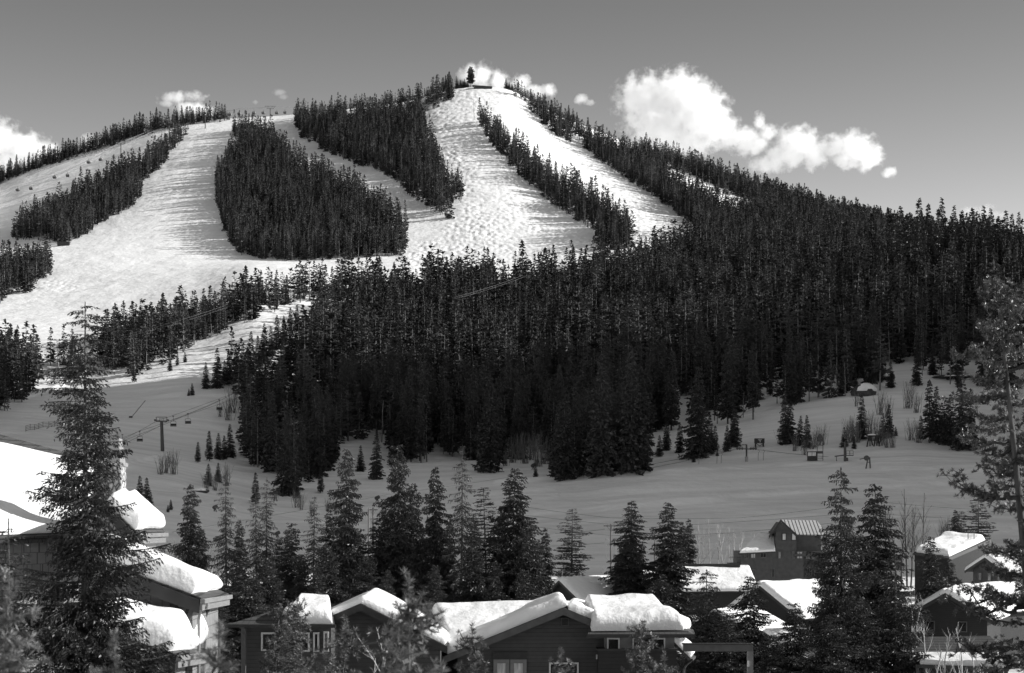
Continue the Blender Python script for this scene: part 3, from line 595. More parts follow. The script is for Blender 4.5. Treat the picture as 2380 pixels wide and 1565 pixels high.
SP = [(445, 1120, 268, 2.4, 'full0', 'spruce rising just right of the upper left snowy eaves'), (527, 1095, 262, 2.3, 'thin0', 'thin half bare spruce with sunlit trunk edge, leftmost of the thin ones'),
      (597, 1122, 266, 2.2, 'thin1', 'thin sagging spruce close on the left of its taller twin'), (619, 1106, 262, 2.3, 'thin0', 'thin sagging spruce, taller right one of two growing close'),
      (676, 1212, 255, 2.5, 'full1', 'shorter full spruce between the thin twins and the lanky bare topped one'), (728, 1150, 258, 2.5, 'thin1', 'lanky spruce with bare mast top and pale trunk edge'),
      (803, 1040, 248, 2.7, 'full2', 'tall bright spruce left of the utility pole pair'), (874, 1205, 251, 2.3, 'full0', 'shorter dark spruce in front of the twin utility poles'),
      (925, 1030, 252, 3.0, 'full1', 'tall spruce with rounded leaning top right of the utility poles'), (962, 1120, 256, 2.3, 'full2', 'spruce filling the gap behind the tall rounded top one'),
      (1012, 1080, 250, 2.5, 'full0', 'pale needled spruce left of the mast topped one'), (1072, 1030, 246, 2.7, 'thin1', 'tall spruce with a bare mast top over sagging boughs'),
      (1135, 1130, 264, 3.3, 'bushy', 'dense dark conifer behind the widest of the middle spruces'), (1190, 1085, 250, 3.7, 'full2', 'widest of the middle spruces with ragged branching top'),
      (1229, 1205, 247, 2.3, 'full1', 'shorter spruce leaning against the right of the widest one'), (1265, 1222, 256, 1.6, 'full0', 'narrow small spruce at the right end of the middle row'),
      (1328, 1180, 322, 3.0, 'bushy', 'bushy lone pine behind the dark gabled house'), (1468, 1160, 285, 3.3, 'full0', 'spruce right of the cross armed utility pole'),
      (1447, 1270, 288, 1.8, 'full1', 'smaller spruce tucked against the pole side of a taller one'), (1553, 1165, 282, 3.1, 'full2', 'ragged topped spruce left of a pair of slim ones'),
      (1586, 1210, 302, 1.7, 'full1', 'left one of two slim spruces before the bare aspens'), (1600, 1202, 303, 1.6, 'full0', 'right one of two slim spruces before the bare aspens'),
      (1640, 1318, 168, 2.8, 'open', 'wide open branched conifer above the grey beam'), (1742, 1335, 166, 2.3, 'full2', 'spruce right of the wide open one above the beam'),
      (1846, 1395, 158, 2.1, 'full1', 'low pointed spruce before the sunlit snow roof'), (1956, 1080, 176, 3.3, 'open', 'tallest spruce of the right group with long upswept boughs'),
      (1920, 1225, 184, 1.7, 'open', 'lower spruce at the left of the tallest right hand spruce'), (2034, 1118, 192, 3.4, 'full0', 'tall spruce directly right of the tallest right hand one'),
      (2082, 1280, 152, 3.2, 'open', 'dark pointed spruce reaching the frame bottom right of the tall pair'), (2164, 1243, 238, 2.0, 'full2', 'small spruce before the curved snow roof'),
      (2205, 1295, 245, 1.5, 'full1', 'slim shaded spruce by the dark wall under the curved snow roof'), (2222, 1182, 332, 2., 'full0', 'slim spruce left of a spiky topped neighbour on the far edge of the field'),
      (2240, 1186, 330, 2.1, 'bushy', 'spiky topped small conifer on the far edge of the field'), (2272, 1130, 322, 2.9, 'bushy', 'dense dark conifer beside the big right hand pine'),
      (560, 1300, 205, 2.7, 'full0', 'dark spruce behind the shingled low roof corner'), (622, 1290, 222, 2.7, 'full1', 'dark spruce below the thin twin spruces'), (484, 1335, 185, 2.4, 'full2', 'dark spruce behind the left snowy eaves'),
      (768, 1260, 232, 2.4, 'full0', 'shaded spruce below the tall bright one'), (850, 1290, 236, 2.5, 'full1', 'shaded spruce above the left snow capped roof'), (1100, 1260, 238, 2.4, 'full0', 'shaded spruce below the mast topped one'),
      (1540, 1330, 200, 2.2, 'full1', 'shaded spruce below the ragged topped one'), (1690, 1420, 150, 2., 'full0', 'shaded spruce above the right end of the beam'), (1790, 1470, 140, 2.1, 'full2', 'shaded spruce beside the post of the beam'),
      (1620, 1500, 150, 2.4, 'full1', 'dark spruce seen under the grey beam'), (1930, 1420, 140, 2.6, 'full0', 'dark spruce at the frame bottom below the tallest right one'), (1990, 1380, 150, 2.6, 'full2', 'dark spruce between the tall right hand pair at the bottom')]
for (u, v, d, R, k, lb) in SP:
    g_ = ground_at(u, d); H = P(u, v, d).z-g_.z
    conifer_thing('spruce', NEAR[k], g_-Vector((0, 0, .2)), H, R*1.08, H0, R0, lb)
for (u, v, d, R, k) in [(470, 1225, 272, 1.9, 'full1'), (560, 1205, 270, 1.8, 'full2'), (645, 1255, 262, 1.9, 'full0'), (702, 1285, 250, 1.8, 'full1'), (765, 1175, 262, 2., 'full0'), (838, 1225, 256, 1.9, 'full1'), (900, 1180, 262, 1.9, 'full2'), (985, 1215, 258, 2., 'full1'),
                        (1045, 1190, 260, 1.9, 'full0'), (1105, 1195, 255, 2., 'full2'), (1160, 1180, 262, 2., 'full1'), (1210, 1160, 258, 1.8, 'full0'), (1248, 1250, 252, 1.8, 'full2'), (590, 1330, 215, 1.9, 'full1'), (735, 1310, 225, 1.9, 'full2'), (895, 1320, 228, 1.9, 'full0'), (1010, 1310, 226, 2., 'full2'), (1150, 1300, 228, 2., 'full0'), (1220, 1320, 224, 1.9, 'full1'), (525, 1340, 215, 2., 'full0')]:
    g_ = ground_at(u, d); conifer_thing('spruce', NEAR[k], g_-Vector((0, 0, .2)), P(u, v, d).z-g_.z, R, H0, R0, 'slender shaded spruce filling the row behind the front roofs', 'spruces filling the row behind the front roofs')
# the big spruce close on the left, the big pine close on the right
g_ = ground_at(198, 45); H = P(198, 702, 45).z-g_.z
q = two('near_spruce', conifer(600, H, 1.78, cb=.02, dz=.085, nb=6, step=.11, tl=.15, tw=.025, droop=.22, shape=.52, hang=.55, rag=.85, gap=.1, up=1.3, wood=.6, lat=.5, ls=.085, jit=2.), M['needles'], M['bark'])
t = thing('spruce', 'large dark spruce close on the left, top reaching over the far slope', 'tree', g_); link('crown', q[0], t); link('trunk', q[1], t)
g_ = ground_at(20, 36); H = P(20, 1205, 36).z-g_.z
q = two('near_spruce', conifer(601, H, 1.2, cb=.02, dz=.13, nb=6, step=.13, tl=.16, tw=.02, lat=.4, ls=.1, droop=.1, shape=.6, hang=.3, rag=.5, gap=.1, up=1.), M['needles'], M['bark'])
t = thing('spruce', 'smaller dark spruce cut by the left edge of the frame', 'tree', g_); link('crown', q[0], t); link('trunk', q[1], t)
g_ = ground_at(2455, 60); H = P(2312, 645, 60).z-g_.z
q = two('near_pine', pine(621, H, 1.95, cb=.16, dz=.36, nb=2.8, tuft=.17, nn=26, shape=.45, dens=2.4, tip=.3), M['pine_needles'], M['bark'])
t = thing('pine', 'big leaning pine at the right edge with sparkling needle tufts', 'tree', g_); link('crown', q[0], t); link('trunk', q[1], t); t.rotation_euler = (0, -.094, 0)
# young pines and shrubs right below the viewer
for (u, v, d, R, lb) in [(950, 1330, 14, .75, 'blurred young pine nearest the viewer before the left snow roof'), (913, 1430, 20, .9, 'soft focused young pine left of the nearest one'), (1095, 1458, 34, 1.3, 'young pine with stubby twigs before the gable wall'),
                         (1303, 1518, 30, .9, 'pine tip poking up before the gable wall window'), (1494, 1445, 38, 1.35, 'young pine before the right wing windows'), (690, 1392, 55, 1.5, 'young pine before the left wing windows'),
                         (655, 1405, 70, 1.6, 'feathery young conifer at the low left roof'), (262, 1468, 11, .6, 'blurred pine tip at the foot of the big left spruce'), (513, 1458, 11, .4, 'blurred pine tip right of the lower left eaves'), (26, 1340, 12, .7, 'dark blurred pine at the lower left corner'),
                         (805, 1440, 30, 1.2, 'young pine among pale stems at the frame bottom'), (1545, 1525, 33, .9, 'low young pine at the frame bottom by the right wing')]:
    g_ = ground_at(u, d); H = P(u, v, d).z-g_.z
    q = two('young_pine', pine(int(u)+700, H, R*.8, cb=.1, dz=.1, nb=2.2, tuft=.06+.0016*d, nn=36, shape=.8, dens=.8, tip=.06, tr=(.005, .002, .005), nw=.045), M['pine_needles'], M['bark'])
    t = thing('young_pine', lb, 'tree', g_); link('crown', q[0], t); link('trunk', q[1], t)
# leafless aspens and shrubs
ASP = [mesh_from('aspen', *bare(800+k, 10, spread=.45, depth=2, kids=10, thick=.011, first=.3, upw=.9), M['pale_bark']) for k in range(3)]
ASF = [mesh_from('far_aspen', *bare(840+k, 10, spread=.4, depth=2, kids=12, thick=.011, first=.25, upw=1.), M['pale_bark']) for k in range(3)]
ASD = []
for m_ in ASF:
    m2 = m_.copy(); m2.name = 'dark_aspen'; m2.materials[0] = M['bark']; ASD.append(m2)
SHR = [mesh_from('shrub', *bare(820+k, 4, spread=.5, stems=22, depth=2, kids=4, thick=.019, first=.25, upw=1.), M['twig']) for k in range(3)]
def bare_thing(name, me, p, s, lb, gr=None, cat='tree'):
    o = link(name, me, None, p); o.scale = (s, s, s); o.rotation_euler.z = random.uniform(0, 6.28); return tag(o, lb, cat, gr)
for (u, v, d) in [(1610, 1215, 352), (1625, 1212, 350), (1636, 1225, 349), (1651, 1200, 352), (1668, 1206, 352), (1680, 1210, 351), (1695, 1220, 350), (1706, 1228, 349), (1715, 1215, 352), (1595, 1240, 350), (1745, 1235, 345)]:
    g_ = ground_at(u, d); bare_thing('aspen', random.choice(ASF), g_, (P(u, v, d).z-g_.z)/10, 'slender pale bare aspen in the grove left of the brown house', 'aspens left of the brown house')
for (u, v, d) in [(2072, 1160, 345), (2083, 1150, 345), (2095, 1165, 343), (2108, 1135, 344), (2118, 1150, 343), (2128, 1160, 345), (2140, 1145, 344), (2060, 1175, 346)]:
    g_ = ground_at(u, d); bare_thing('aspen', random.choice(ASD), g_, (P(u, v, d).z-g_.z)/10, 'dark slender bare aspen left of the curved snow roof', 'aspens left of the curved snow roof')
for (u, v, d) in [(2120, 1310, 175), (2135, 1330, 170), (2155, 1360, 150), (2230, 1395, 140), (2200, 1410, 140), (2260, 1420, 135), (2180, 1440, 120)]:
    g_ = ground_at(u, d); bare_thing('aspen', random.choice(ASP), g_, (P(u, v, d).z-g_.z)/10, 'pale bare aspen before the dark gabled house on the right', 'aspens before the right gabled house')
for (u, v, d, lb) in [(868, 1285, 34, 'tall pale bare stem before the left roofs, rightmost of its group'), (815, 1320, 32, 'pale bare stem in the middle of the group before the left roofs'), (778, 1400, 30, 'short pale bare stem leftmost before the left roofs'),
                      (1475, 1440, 36, 'pale bare sapling before the right wing windows'), (1450, 1500, 34, 'low bare sapling at the frame bottom by the right wing'), (1300, 1280, 290, 'bare bush left of the dark gabled house'), (1345, 1290, 300, 'bare twiggy bush beside the bushy lone pine'), (1400, 1290, 300, 'bare young tree by the cross armed pole'), (1395, 1350, 240, 'bare tree before the sunlit roof of the gabled house')]:
    g_ = ground_at(u, d); bare_thing('bare_sapling', random.choice(ASP), g_, (P(u, v, d).z-g_.z)/10, lb)
for (lb, gr, lst) in [('rounded bare shrub on the snow near the chairlift tower', 'shrubs by the chairlift tower', [(405, 1103, 66), (373, 1104, 50), (385, 1100, 55), (512, 970, 38), (530, 978, 55), (540, 960, 70)]),
                      ('bare shrub on the snow above the lift hut', 'shrubs above the lift hut', [(1812, 1030, 40), (1848, 1050, 45), (1870, 1058, 40), (1895, 1040, 50), (1910, 1035, 55), (1888, 1045, 42)]),
                      ('dense bare shrub left of the wooden trestle', 'shrubs by the wooden trestle', [(1970, 1030, 62), (1982, 1028, 70), (1992, 1030, 60), (2025, 1026, 75), (2040, 1030, 70), (2118, 1025, 55), (2135, 1030, 62), (2060, 1040, 45), (2075, 1040, 45)]),
                      ('bare brush at the foot of the middle forest', 'brush at the foot of the middle forest', [(1190, 1075, 62), (1205, 1070, 70), (1220, 1078, 75), (1235, 1070, 68), (1250, 1085, 70), (1265, 1080, 75), (1280, 1090, 60), (1212, 1055, 60), (1240, 1050, 60), (1175, 1085, 50), (1262, 1050, 70)]),
                      ('small bare shrub below the left forest foot', 'shrubs below the left forest foot', [(500, 1140, 50), (525, 1130, 60), (480, 1140, 45), (640, 1165, 40), (700, 1185, 42), (725, 1200, 40), (760, 1190, 35), (780, 1195, 35), (690, 1180, 50)]),
                      ('dark bare shrub on the far edge of the field at right', 'shrubs on the far edge of the field at right', [(2200, 1255, 60), (2215, 1258, 55), (2188, 1258, 50)]),
                      ('twiggy bare tree among the short conifers near the boulder', 'bare trees near the boulder', [(2045, 965, 60), (2062, 970, 55), (2110, 950, 70), (2130, 960, 55), (1990, 945, 40)])]:
    for (u, v, h) in lst:
        p = cast(u, v); bare_thing('shrub', random.choice(SHR), p, h/F*p.y/4, lb, gr, 'shrub')
# thin willow thicket seen over the left roofs
for (u, v, d) in [(400, 1270, 330), (425, 1262, 332), (440, 1275, 326), (470, 1270, 330), (495, 1290, 322), (412, 1285, 318), (505, 1275, 334), (380, 1275, 330)]:
    g_ = ground_at(u, d); bare_thing('shrub', random.choice(SHR), g_, (P(u, v, d).z-g_.z)/3.6, 'pale bare thicket bush behind the left snowy eaves', 'thicket behind the left eaves', 'shrub')
# ------------------------------------------------------------------ houses
M['shingle'] = banded('roof_shingles', .06, .012, .16, 'Z', .22, .85, .02, stagger=.3)
M['siding'] = banded('grey_siding', .055, .02, .2, 'Z', .07, .7, .012)
M['dark_siding'] = banded('dark_siding', .024, .009, .2, 'Z', .08, .75, .012)
M['wall_shingle'] = banded('pale_wall_shingles', .2, .08, .38, 'Z', .05, .75, .012, stagger=.35)
M['stucco'] = mat('brown_stucco', .075, .9, .2, 1.5)
M['light_board'] = mat('light_grey_board', .16, .7, .15, 3)
M['trim'] = mat('dark_trim', .035, .6, .2, 3)
M['white_trim'] = mat('white_trim', .55, .5, .08, 3)
M['grey_trim'] = mat('grey_trim', .085, .6, .15, 3)
M['gutter'] = mat('gutter_metal', .2, .4, .1, 2, spec=.5)
M['metal'] = mat('cap_metal', .5, .35, .15, 3, metal=.6, bump=.01)
M['seam_roof'] = banded('standing_seam', .42, .05, .62, 'X', .3, .4, .03)
M['glass'] = mat('window_glass', .02, .06, .3, 1.2, spec=.8)
M['pale_glass'] = mat('pale_pane_glass', .5, .2, .35, 2.5, spec=.6, stretch=(3, 3, .5))  # pale panes, tone drawn into upright streaks
M['stone'] = None
def stone():
    m, nt, b = new_mat('rounded_stone'); N = nt.nodes; L = nt.links
    tc = N.new('ShaderNodeTexCoord'); mp = N.new('ShaderNodeMapping'); mp.inputs['Scale'].default_value = (1, 1, .55); L.new(tc.outputs['Object'], mp.inputs[0])
    v = N.new('ShaderNodeTexVoronoi'); v.feature = 'DISTANCE_TO_EDGE'; v.inputs['Scale'].default_value = 7; L.new(mp.outputs[0], v.inputs['Vector'])
    r = N.new('ShaderNodeMapRange'); r.inputs['From Max'].default_value = .12; r.inputs['To Min'].default_value = .05; r.inputs['To Max'].default_value = .5; L.new(v.outputs[0], r.inputs[0])
    c = N.new('ShaderNodeCombineColor')
    for k in range(3): L.new(r.outputs[0], c.inputs[k])
    L.new(c.outputs[0], b.inputs['Base Color']); bp = N.new('ShaderNodeBump'); bp.inputs['Distance'].default_value = .08
    r2 = N.new('ShaderNodeMapRange'); r2.inputs['From Max'].default_value = .2; L.new(v.outputs[0], r2.inputs[0]); L.new(r2.outputs[0], bp.inputs['Height']); L.new(bp.outputs[0], b.inputs['Normal'])
    b.inputs['Roughness'].default_value = .8; return m
M['stone'] = stone()
class House:
    def __init__(s, name, label, cat, loc): s.loc = Vector(loc); s.t = thing(name, label, cat, s.loc)
    def part(s, name, mb, m, parent=None, smooth=False):
        o = link(name, mb.mesh(name, m, smooth), parent or s.t)
        if parent is None: o.location = -s.loc
        return o
    def slab(s, name, q, m, th=.22, parent=None):
        """roof plane: quad p00 p10 p11 p01 given a thickness"""
        q = [Vector(p) for p in q]; n = (q[1]-q[0]).cross(q[3]-q[0]).normalized()
        if n.z < 0: n = -n
        mb = MB(); mb.prism(q, -n*th) if (q[1]-q[0]).cross(q[3]-q[0]).z < 0 else mb.prism(q[::-1], -n*th)
        return s.part(name, mb, m, parent)
    def snow(s, q, T, name='roof_snow', parent=None, seed=0, ins=(.05, .05, .05, .05), nx=34, ny=26, w=None, bulge=.25, var=.2):
        """a thick rounded blanket lying on the quad p00 p10 p11 p01 (p00-p10 is the eave)"""
        p00, p10, p11, p01 = [Vector(p) for p in q]
        sx = .5-.5*np.cos(np.linspace(0, np.pi, nx)); ty = .5-.5*np.cos(np.linspace(0, np.pi, ny))
        a0, a1, b0, b1 = ins; w = (w or T*.7)*.55
        Lx = ((p10-p00).length+(p11-p01).length)/2; Ly = ((p01-p00).length+(p11-p10).length)/2
        down = ((p00+p10)-(p01+p11)).normalized(); side = (p10-p00).normalized()
        n = (p10-p00).cross(p01-p00).normalized(); n = -n if n.z < 0 else n
        r = random.uniform(0, 100); top = []; bot = []
        for i, a in enumerate(sx):
            for j, b in enumerate(ty):
                wob = .35*T*(vnoise(a*Lx/1.3+r, b*Ly/1.3, seed)-.5)
                aa = a0+(1-a0-a1)*a; bb = b0+(1-b0-b1)*b
                p = (p00*(1-aa)+p10*aa)*(1-bb)+(p01*(1-aa)+p11*aa)*bb
                ex = min(a, 1-a)*Lx; ey = b*Ly; ez = (1-b)*Ly
                f = lambda e, ww: math.sqrt(max(0, 1-(1-min(e/ww, 1))**2))
                h = f(ex, w)*f(ey, w*.8)*f(ez, w*1.6)
                hh = T*h*(1+var*2*(vnoise(a*Lx/2.2+r, b*Ly/2.2+r, seed+3)-.5)+.07*(vnoise(a*Lx/.55, b*Ly/.55+r, seed+5)-.5))
                edge = down*(wob*.6)*(1 if b < .5 else 0)*(1-h)
                top.append(p+n*.012+(n*.5+Vector((0, 0, .5)))*hh+edge+down*bulge*T*max(0, 1-ey/(w*2))*math.sin(min(h, 1)*math.pi)*.8)
                bot.append(p+n*.006+edge)
        mb = MB(); V = top+bot; o = len(top); Fs = []
        up = (p10-p00).cross(p01-p00).z > 0
        for i in range(nx-1):
            for j in range(ny-1):
                k = [i*ny+j, (i+1)*ny+j, (i+1)*ny+j+1, i*ny+j+1]; k = k if up else k[::-1]
                Fs.append(tuple(k)); Fs.append(tuple(x+o for x in k[::-1]))
        ring = [i*ny for i in range(nx)]+[(nx-1)*ny+j for j in range(1, ny)]+[i*ny+ny-1 for i in range(nx-2, -1, -1)]+[j for j in range(ny-2, 0, -1)]
        for a, b in zip(ring, ring[1:]+ring[:1]): Fs.append((b, a, a+o, b+o) if up else (a, b, b+o, a+o))
        mb.add(V, Fs)
        return s.part(name, mb, M['roof_snow'], parent, True)
    def window(s, c, w, h, ax=(1, 0, 0), frame=M['white_trim'], pane=None, mull=0, fw=.09, name='window'):
        c = Vector(c); ax = Vector(ax).normalized(); up = Vector((0, 0, 1)); out = ax.cross(up); mb = MB()
        R = Matrix((ax, -out, up)).transposed()
        for sg in (-1, 1):
            mb.box(c+ax*sg*(w/2-fw/2)+out*.02, (fw, .1, h), R); mb.box(c+up*sg*(h/2-fw/2)+out*.02, (w-2*fw, .1, fw), R)
        for k in range(mull): mb.box(c+ax*(w*((k+1)/(mull+1)-.5))+out*.018, (fw*.6, .08, h-2*fw), R)
        f = s.part(name, mb, frame); pb = MB(); pb.box(c+out*.012, (w-2*fw+.01, .03, h-2*fw+.01), R)
        s.part('pane', pb, pane or M['glass'], f); return f
def XY(u, v, d): return P(u, v, d)
# --- grey gabled house in front
h = House('gabled_house', 'grey sided gabled house under thick snow in the bottom middle', 'house', ground_at(1300, 103))
zb = h.loc.z-.6; f = lambda u, v, d=100.: P(u, v, d)
def wallpoly(h, name, pts, depth, m, zb_=None):
    mb = MB(); mb.prism(pts, (0, depth, 0)); return h.part(name, mb, m)
pk = f(1308.5, 1413); le = f(1050, 1517); re = f(1405, 1452)
wallpoly(h, 'gable_wall', [(le.x+.3, 100, zb), (re.x, 100, zb), (re.x, 100, re.z-.25), (pk.x, 100, pk.z-.2), (le.x+.3, 100, le.z-.15)], 6, M['siding'])
def gable_roof(h, pk, le, re, y0, y1, T=(.6, .6), th=.2, fascia=M['grey_trim'], fh=.36, ins=None, snow=True):
    A = []
    for e, t_, nm in ((le, T[0], 0), (re, T[1], 1)):
        q = [(e.x, y0, e.z), (e.x, y1, e.z), (pk.x, y1, pk.z), (pk.x, y0, pk.z)]
        r = h.slab('roof', q, M['shingle'], th)
        mb = MB(); d = Vector((pk.x-e.x, 0, pk.z-e.z)); off = Vector((0, y0-.06, 0))
        a = Vector((e.x, y0-.06, e.z-.02)); b = Vector((pk.x, y0-.06, pk.z-.02))
        mb.prism([a, b, b-Vector((0, 0, fh)), a-Vector((0, 0, fh))], (0, .055, 0)); h.part('fascia', mb, fascia, None)
        if snow and t_: h.snow(q, t_, seed=nm, ins=ins[nm] if ins else (.02, .02, .03, -.04), w=t_*.8)
        A.append(r)
    return A
gable_roof(h, f(1308.5, 1411), f(1030, 1524), f(1412, 1454), 99.3, 107, (.62, 0))
q0 = [(f(1308, 1411).x, 99.3, f(1308, 1411).z)]
h.snow([f(1318, 1416, 99.4), f(1318, 1410, 106), f(1420, 1436, 106), f(1385, 1446, 99.4)], .55, seed=9)
# main body behind, roof plane falling towards the viewer
za, ze = P(1200, 1402, 107).z, P(1200, 1494, 101.6).z
xl, xr = P(905, 1400, 107).x, P(1500, 1400, 107).x
h.slab('roof', [(xl, 101.2, ze), (xr, 101.2, ze), (xr, 107, za), (xl, 107, za)], M['shingle'], .2)
h.slab('roof', [(xr, 112.6, ze), (xl, 112.6, ze), (xl, 107.01, za), (xr, 107.01, za)], M['shingle'], .2)
h.snow([(P(1015, 0, 101).x, 101.15, ze), (xr, 101.15, ze), (xr-.2, 107.2, za+.04), (P(975, 0, 106).x, 105.9, za-.33)], .52, nx=60, ny=40, seed=4, w=.5)
mb = MB(); mb.box(((xl+xr)/2, 106.9, (zb+ze-.3)/2), (xr-xl-1.2, 10.4, ze-.3-zb)); h.part('wall', mb, M['dark_siding'])
# left wing gable
gpk = P(838, 1403, 97); gle = P(700, 1462, 97); gre = P(1040, 1503, 97)
gable_roof(h, gpk, gle, gre, 97, 107, (.3, .42), fascia=M['trim'])
wallpoly(h, 'gable_wall', [(gle.x+.5, 97.7, zb), (gre.x-.4, 97.7, zb), (gre.x-.4, 97.7, gre.z-.02), (gpk.x, 97.7, gpk.z-.3), (gle.x+.5, 97.7, gle.z-.05)], 5, M['siding'])
# low hipped roof at the left end
e0, e1, r1, r0 = P(528, 1452, 94), P(778, 1453, 94), P(770, 1408, 99), P(690, 1403, 99)
h.slab('hip_roof', [e0, e1, r1, r0], M['shingle'], .15); bk = P(556, 1444, 103)
mb = MB(); mb.add([e0, r0, bk, P(690, 1405, 102)], [(0, 1, 2), (1, 3, 2)]); h.part('hip_roof', mb, M['shingle'])
h.snow([P(640, 1452, 94.05), e1+Vector((-.02, .05, 0)), r1, r0+Vector((.1, 0, 0))], .62, seed=12, ins=(.03, .03, .05, .0))
mb = MB(); mb.box(((e0.x+e1.x)/2+.25, 98, (zb+e0.z-.2)/2), (e1.x-e0.x-1., 6.6, e0.z-.2-zb)); h.part('wall', mb, M['siding'])
mb = MB(); mb.bar(P(526, 1455, 93.9), P(780, 1456, 93.9), .1, .16); h.part('gutter', mb, M['trim'])
mb = MB(); mb.bar(P(566, 1460, 94.3), P(566, 1700, 94.3), .22, .22); h.part('post', mb, M['grey_trim'])
for (u0, u1, v0, v1) in [(607, 642, 1470, 1513), (682, 720, 1470, 1515), (728, 742, 1470, 1515), (752, 764, 1468, 1515)]:
    a = P(u0, v0, 94.68); b = P(u1, v1, 94.68); h.window((a+b)/2, b.x-a.x, a.z-b.z)
# right wing, hipped
e0, e1, r1, r0 = P(1366, 1475, 98), P(1613, 1475, 98), P(1515, 1424, 103), P(1385, 1416, 103)
h.slab('hip_roof', [e0, e1, r1, r0], M['shingle'], .18)
e2 = P(1606, 1462, 106)
mb = MB(); mb.add([e1, e2, r1, P(1515, 1422, 105)], [(0, 1, 2), (1, 3, 2)]); h.part('hip_roof', mb, M['shingle'])
h.snow([P(1372, 1472, 98.2), P(1598, 1468, 98.5), r1+Vector((.3, 1.2, .1)), r0+Vector((-.7, .6, .1))], .85, seed=21, nx=60, ny=36, w=.55, ins=(.02, .02, .06, .0))
h.snow([P(1590, 1470, 98.8), e2, P(1516, 1426, 105.5), P(1500, 1424, 102.5)], .55, seed=25)
mb = MB(); mb.bar(P(1364, 1478, 97.95), P(1615, 1478, 97.95), .12, .17); mb.bar(P(1613, 1478, 98), P(1608, 1466, 105.5), .12, .17); h.part('gutter', mb, M['trim'])
a = P(1406, 1478, 98.9); b = P(1567, 1513, 98.9)
mb = MB(); mb.box(((a.x+b.x)/2, 101.9, (a.z+b.z)/2), (b.x-a.x, 6, a.z-b.z+.3)); h.part('upper_wall', mb, M['light_board'])
a2 = P(1391, 1513, 98.6); b2 = P(1573, 1513, 98.6)
mb = MB(); mb.box(((a2.x+b2.x)/2, 101.9, (a2.z+zb)/2), (b2.x-a2.x, 6.6, a2.z-zb)); h.part('lower_wall', mb, M['dark_siding'])
mb = MB(); mb.box(((a2.x+b2.x)/2, 101.9, a2.z+.05), (b2.x-a2.x+.12, 6.72, .1)); h.part('ledge', mb, M['trim'])
for (u0, u1) in [(1411, 1440), (1470, 1511), (1516, 1546)]:
    p = P(u0, 1483, 98.87); q = P(u1, 1511.5, 98.87); h.window((p+q)/2, q.x-p.x, p.z-q.z, fw=.07)
h.window((b.x+.03, 100.6, (a.z+b.z)/2), 2.1, .72, (0, 1, 0), mull=3, fw=.06)
mb = MB(); sx_ = b2.x+.012
for k in range(9): mb.box((sx_, 100.2, a2.z-.3-k*.28), (.03, 2.6, .24))
h.part('lit_side_boards', mb, M['white_trim'])  # sunlit side of the wall painted in as white boards
# little lower roof on the right with its snow
q = [P(1606, 1532, 99.5), P(1614, 1524, 104), P(1568, 1487, 104), P(1562, 1488, 99.5)]
h.slab('lower_roof', q, M['shingle'], .15); h.snow(q, .5, seed=31, ins=(.02, .02, .08, 0))
mb = MB(); mb.bar(P(1608, 1534, 99.5), P(1615, 1527, 104), .1, .12); mb.tube([P(1607, 1536, 99.6), P(1595, 1546, 99.6), P(1590, 1556, 99.6), P(1590, 1700, 99.6)], .05); h.part('gutter', mb, M['trim'])
# vent, doors, window, lamp
c = P(1313, 1445.5, 99.98); mb = MB()
for sg in (-1, 1): mb.box(c+Vector((sg*.19, -.02, 0)), (.04, .05, .44)); mb.box(c+Vector((0, -.02, sg*.2)), (.42, .05, .04))
vf = h.part('vent', mb, M['grey_trim']); mb = MB()
for k in range(6): mb.box(c+Vector((0, -.012, -.15+k*.06)), (.34, .03, .035))
h.part('slats', mb, M['trim'], vf)
a = P(1146, 1516, 99.97); b = P(1224, 1532, 99.97); mb = MB(); mb.box(((a.x+b.x)/2, 99.95, (a.z+b.z)/2), (b.x-a.x, .08, a.z-b.z)); h.part('recess_shade', mb, M['trim'])  # dark strip painted in where the recess above the doors is shaded
for (u0, u1) in [(1147, 1184), (1186, 1224)]:
    p = P(u0, 1533, 99.95); q = P(u1, 1620, 99.95); h.window((p+q)/2, q.x-p.x, p.z-q.z, frame=M['light_board'], pane=M['pale_glass'], fw=.2, name='door')
p = P(1276, 1540, 99.97); q = P(1345, 1600, 99.97); h.window((p+q)/2, q.x-p.x, p.z-q.z, mull=0)
mb = MB(); mb.tube([P(1331, 1412, 104.5), P(1331, 1398, 104.5)], .14, 8); h.part('roof_vent', mb, M['white_trim'])
mb = MB(); mb.tube([P(1160, 1412, 106.6), P(1160, 1394, 106.6)], .09, 8); h.part('roof_vent', mb, M['gutter'])
mb = MB(); mb.box(P(1387.5, 1527, 99.9), (.1, .14, .24)); h.part('wall_lamp', mb, M['white_trim'])
# --- grey beam on a post, right of it
h = House('beam_frame', 'grey timber beam on a post beside the gabled house', 'beam', ground_at(1744, 98))
a = P(1588, 1498, 98); b = P(1750, 1514, 98)
mb = MB(); mb.box(((a.x+b.x)/2, 98, (a.z+b.z)/2), (b.x-a.x, .3, a.z-b.z)); h.part('beam', mb, M['grey_trim'])
mb = MB(); mb.box(((a.x+b.x)/2, 98, a.z+.03), (b.x-a.x+.1, .42, .06)); h.part('cap', mb, M['trim'])
c = P(1743.5, 1514, 98); mb = MB(); mb.box((c.x, 98, (c.z+h.loc.z)/2), (.3, .28, c.z-h.loc.z)); h.part('post', mb, M['light_board'])
mb = MB(); mb.box(P(1739, 1543, 97.82), (.1, .08, .3)); h.part('lamp', mb, M['white_trim'])
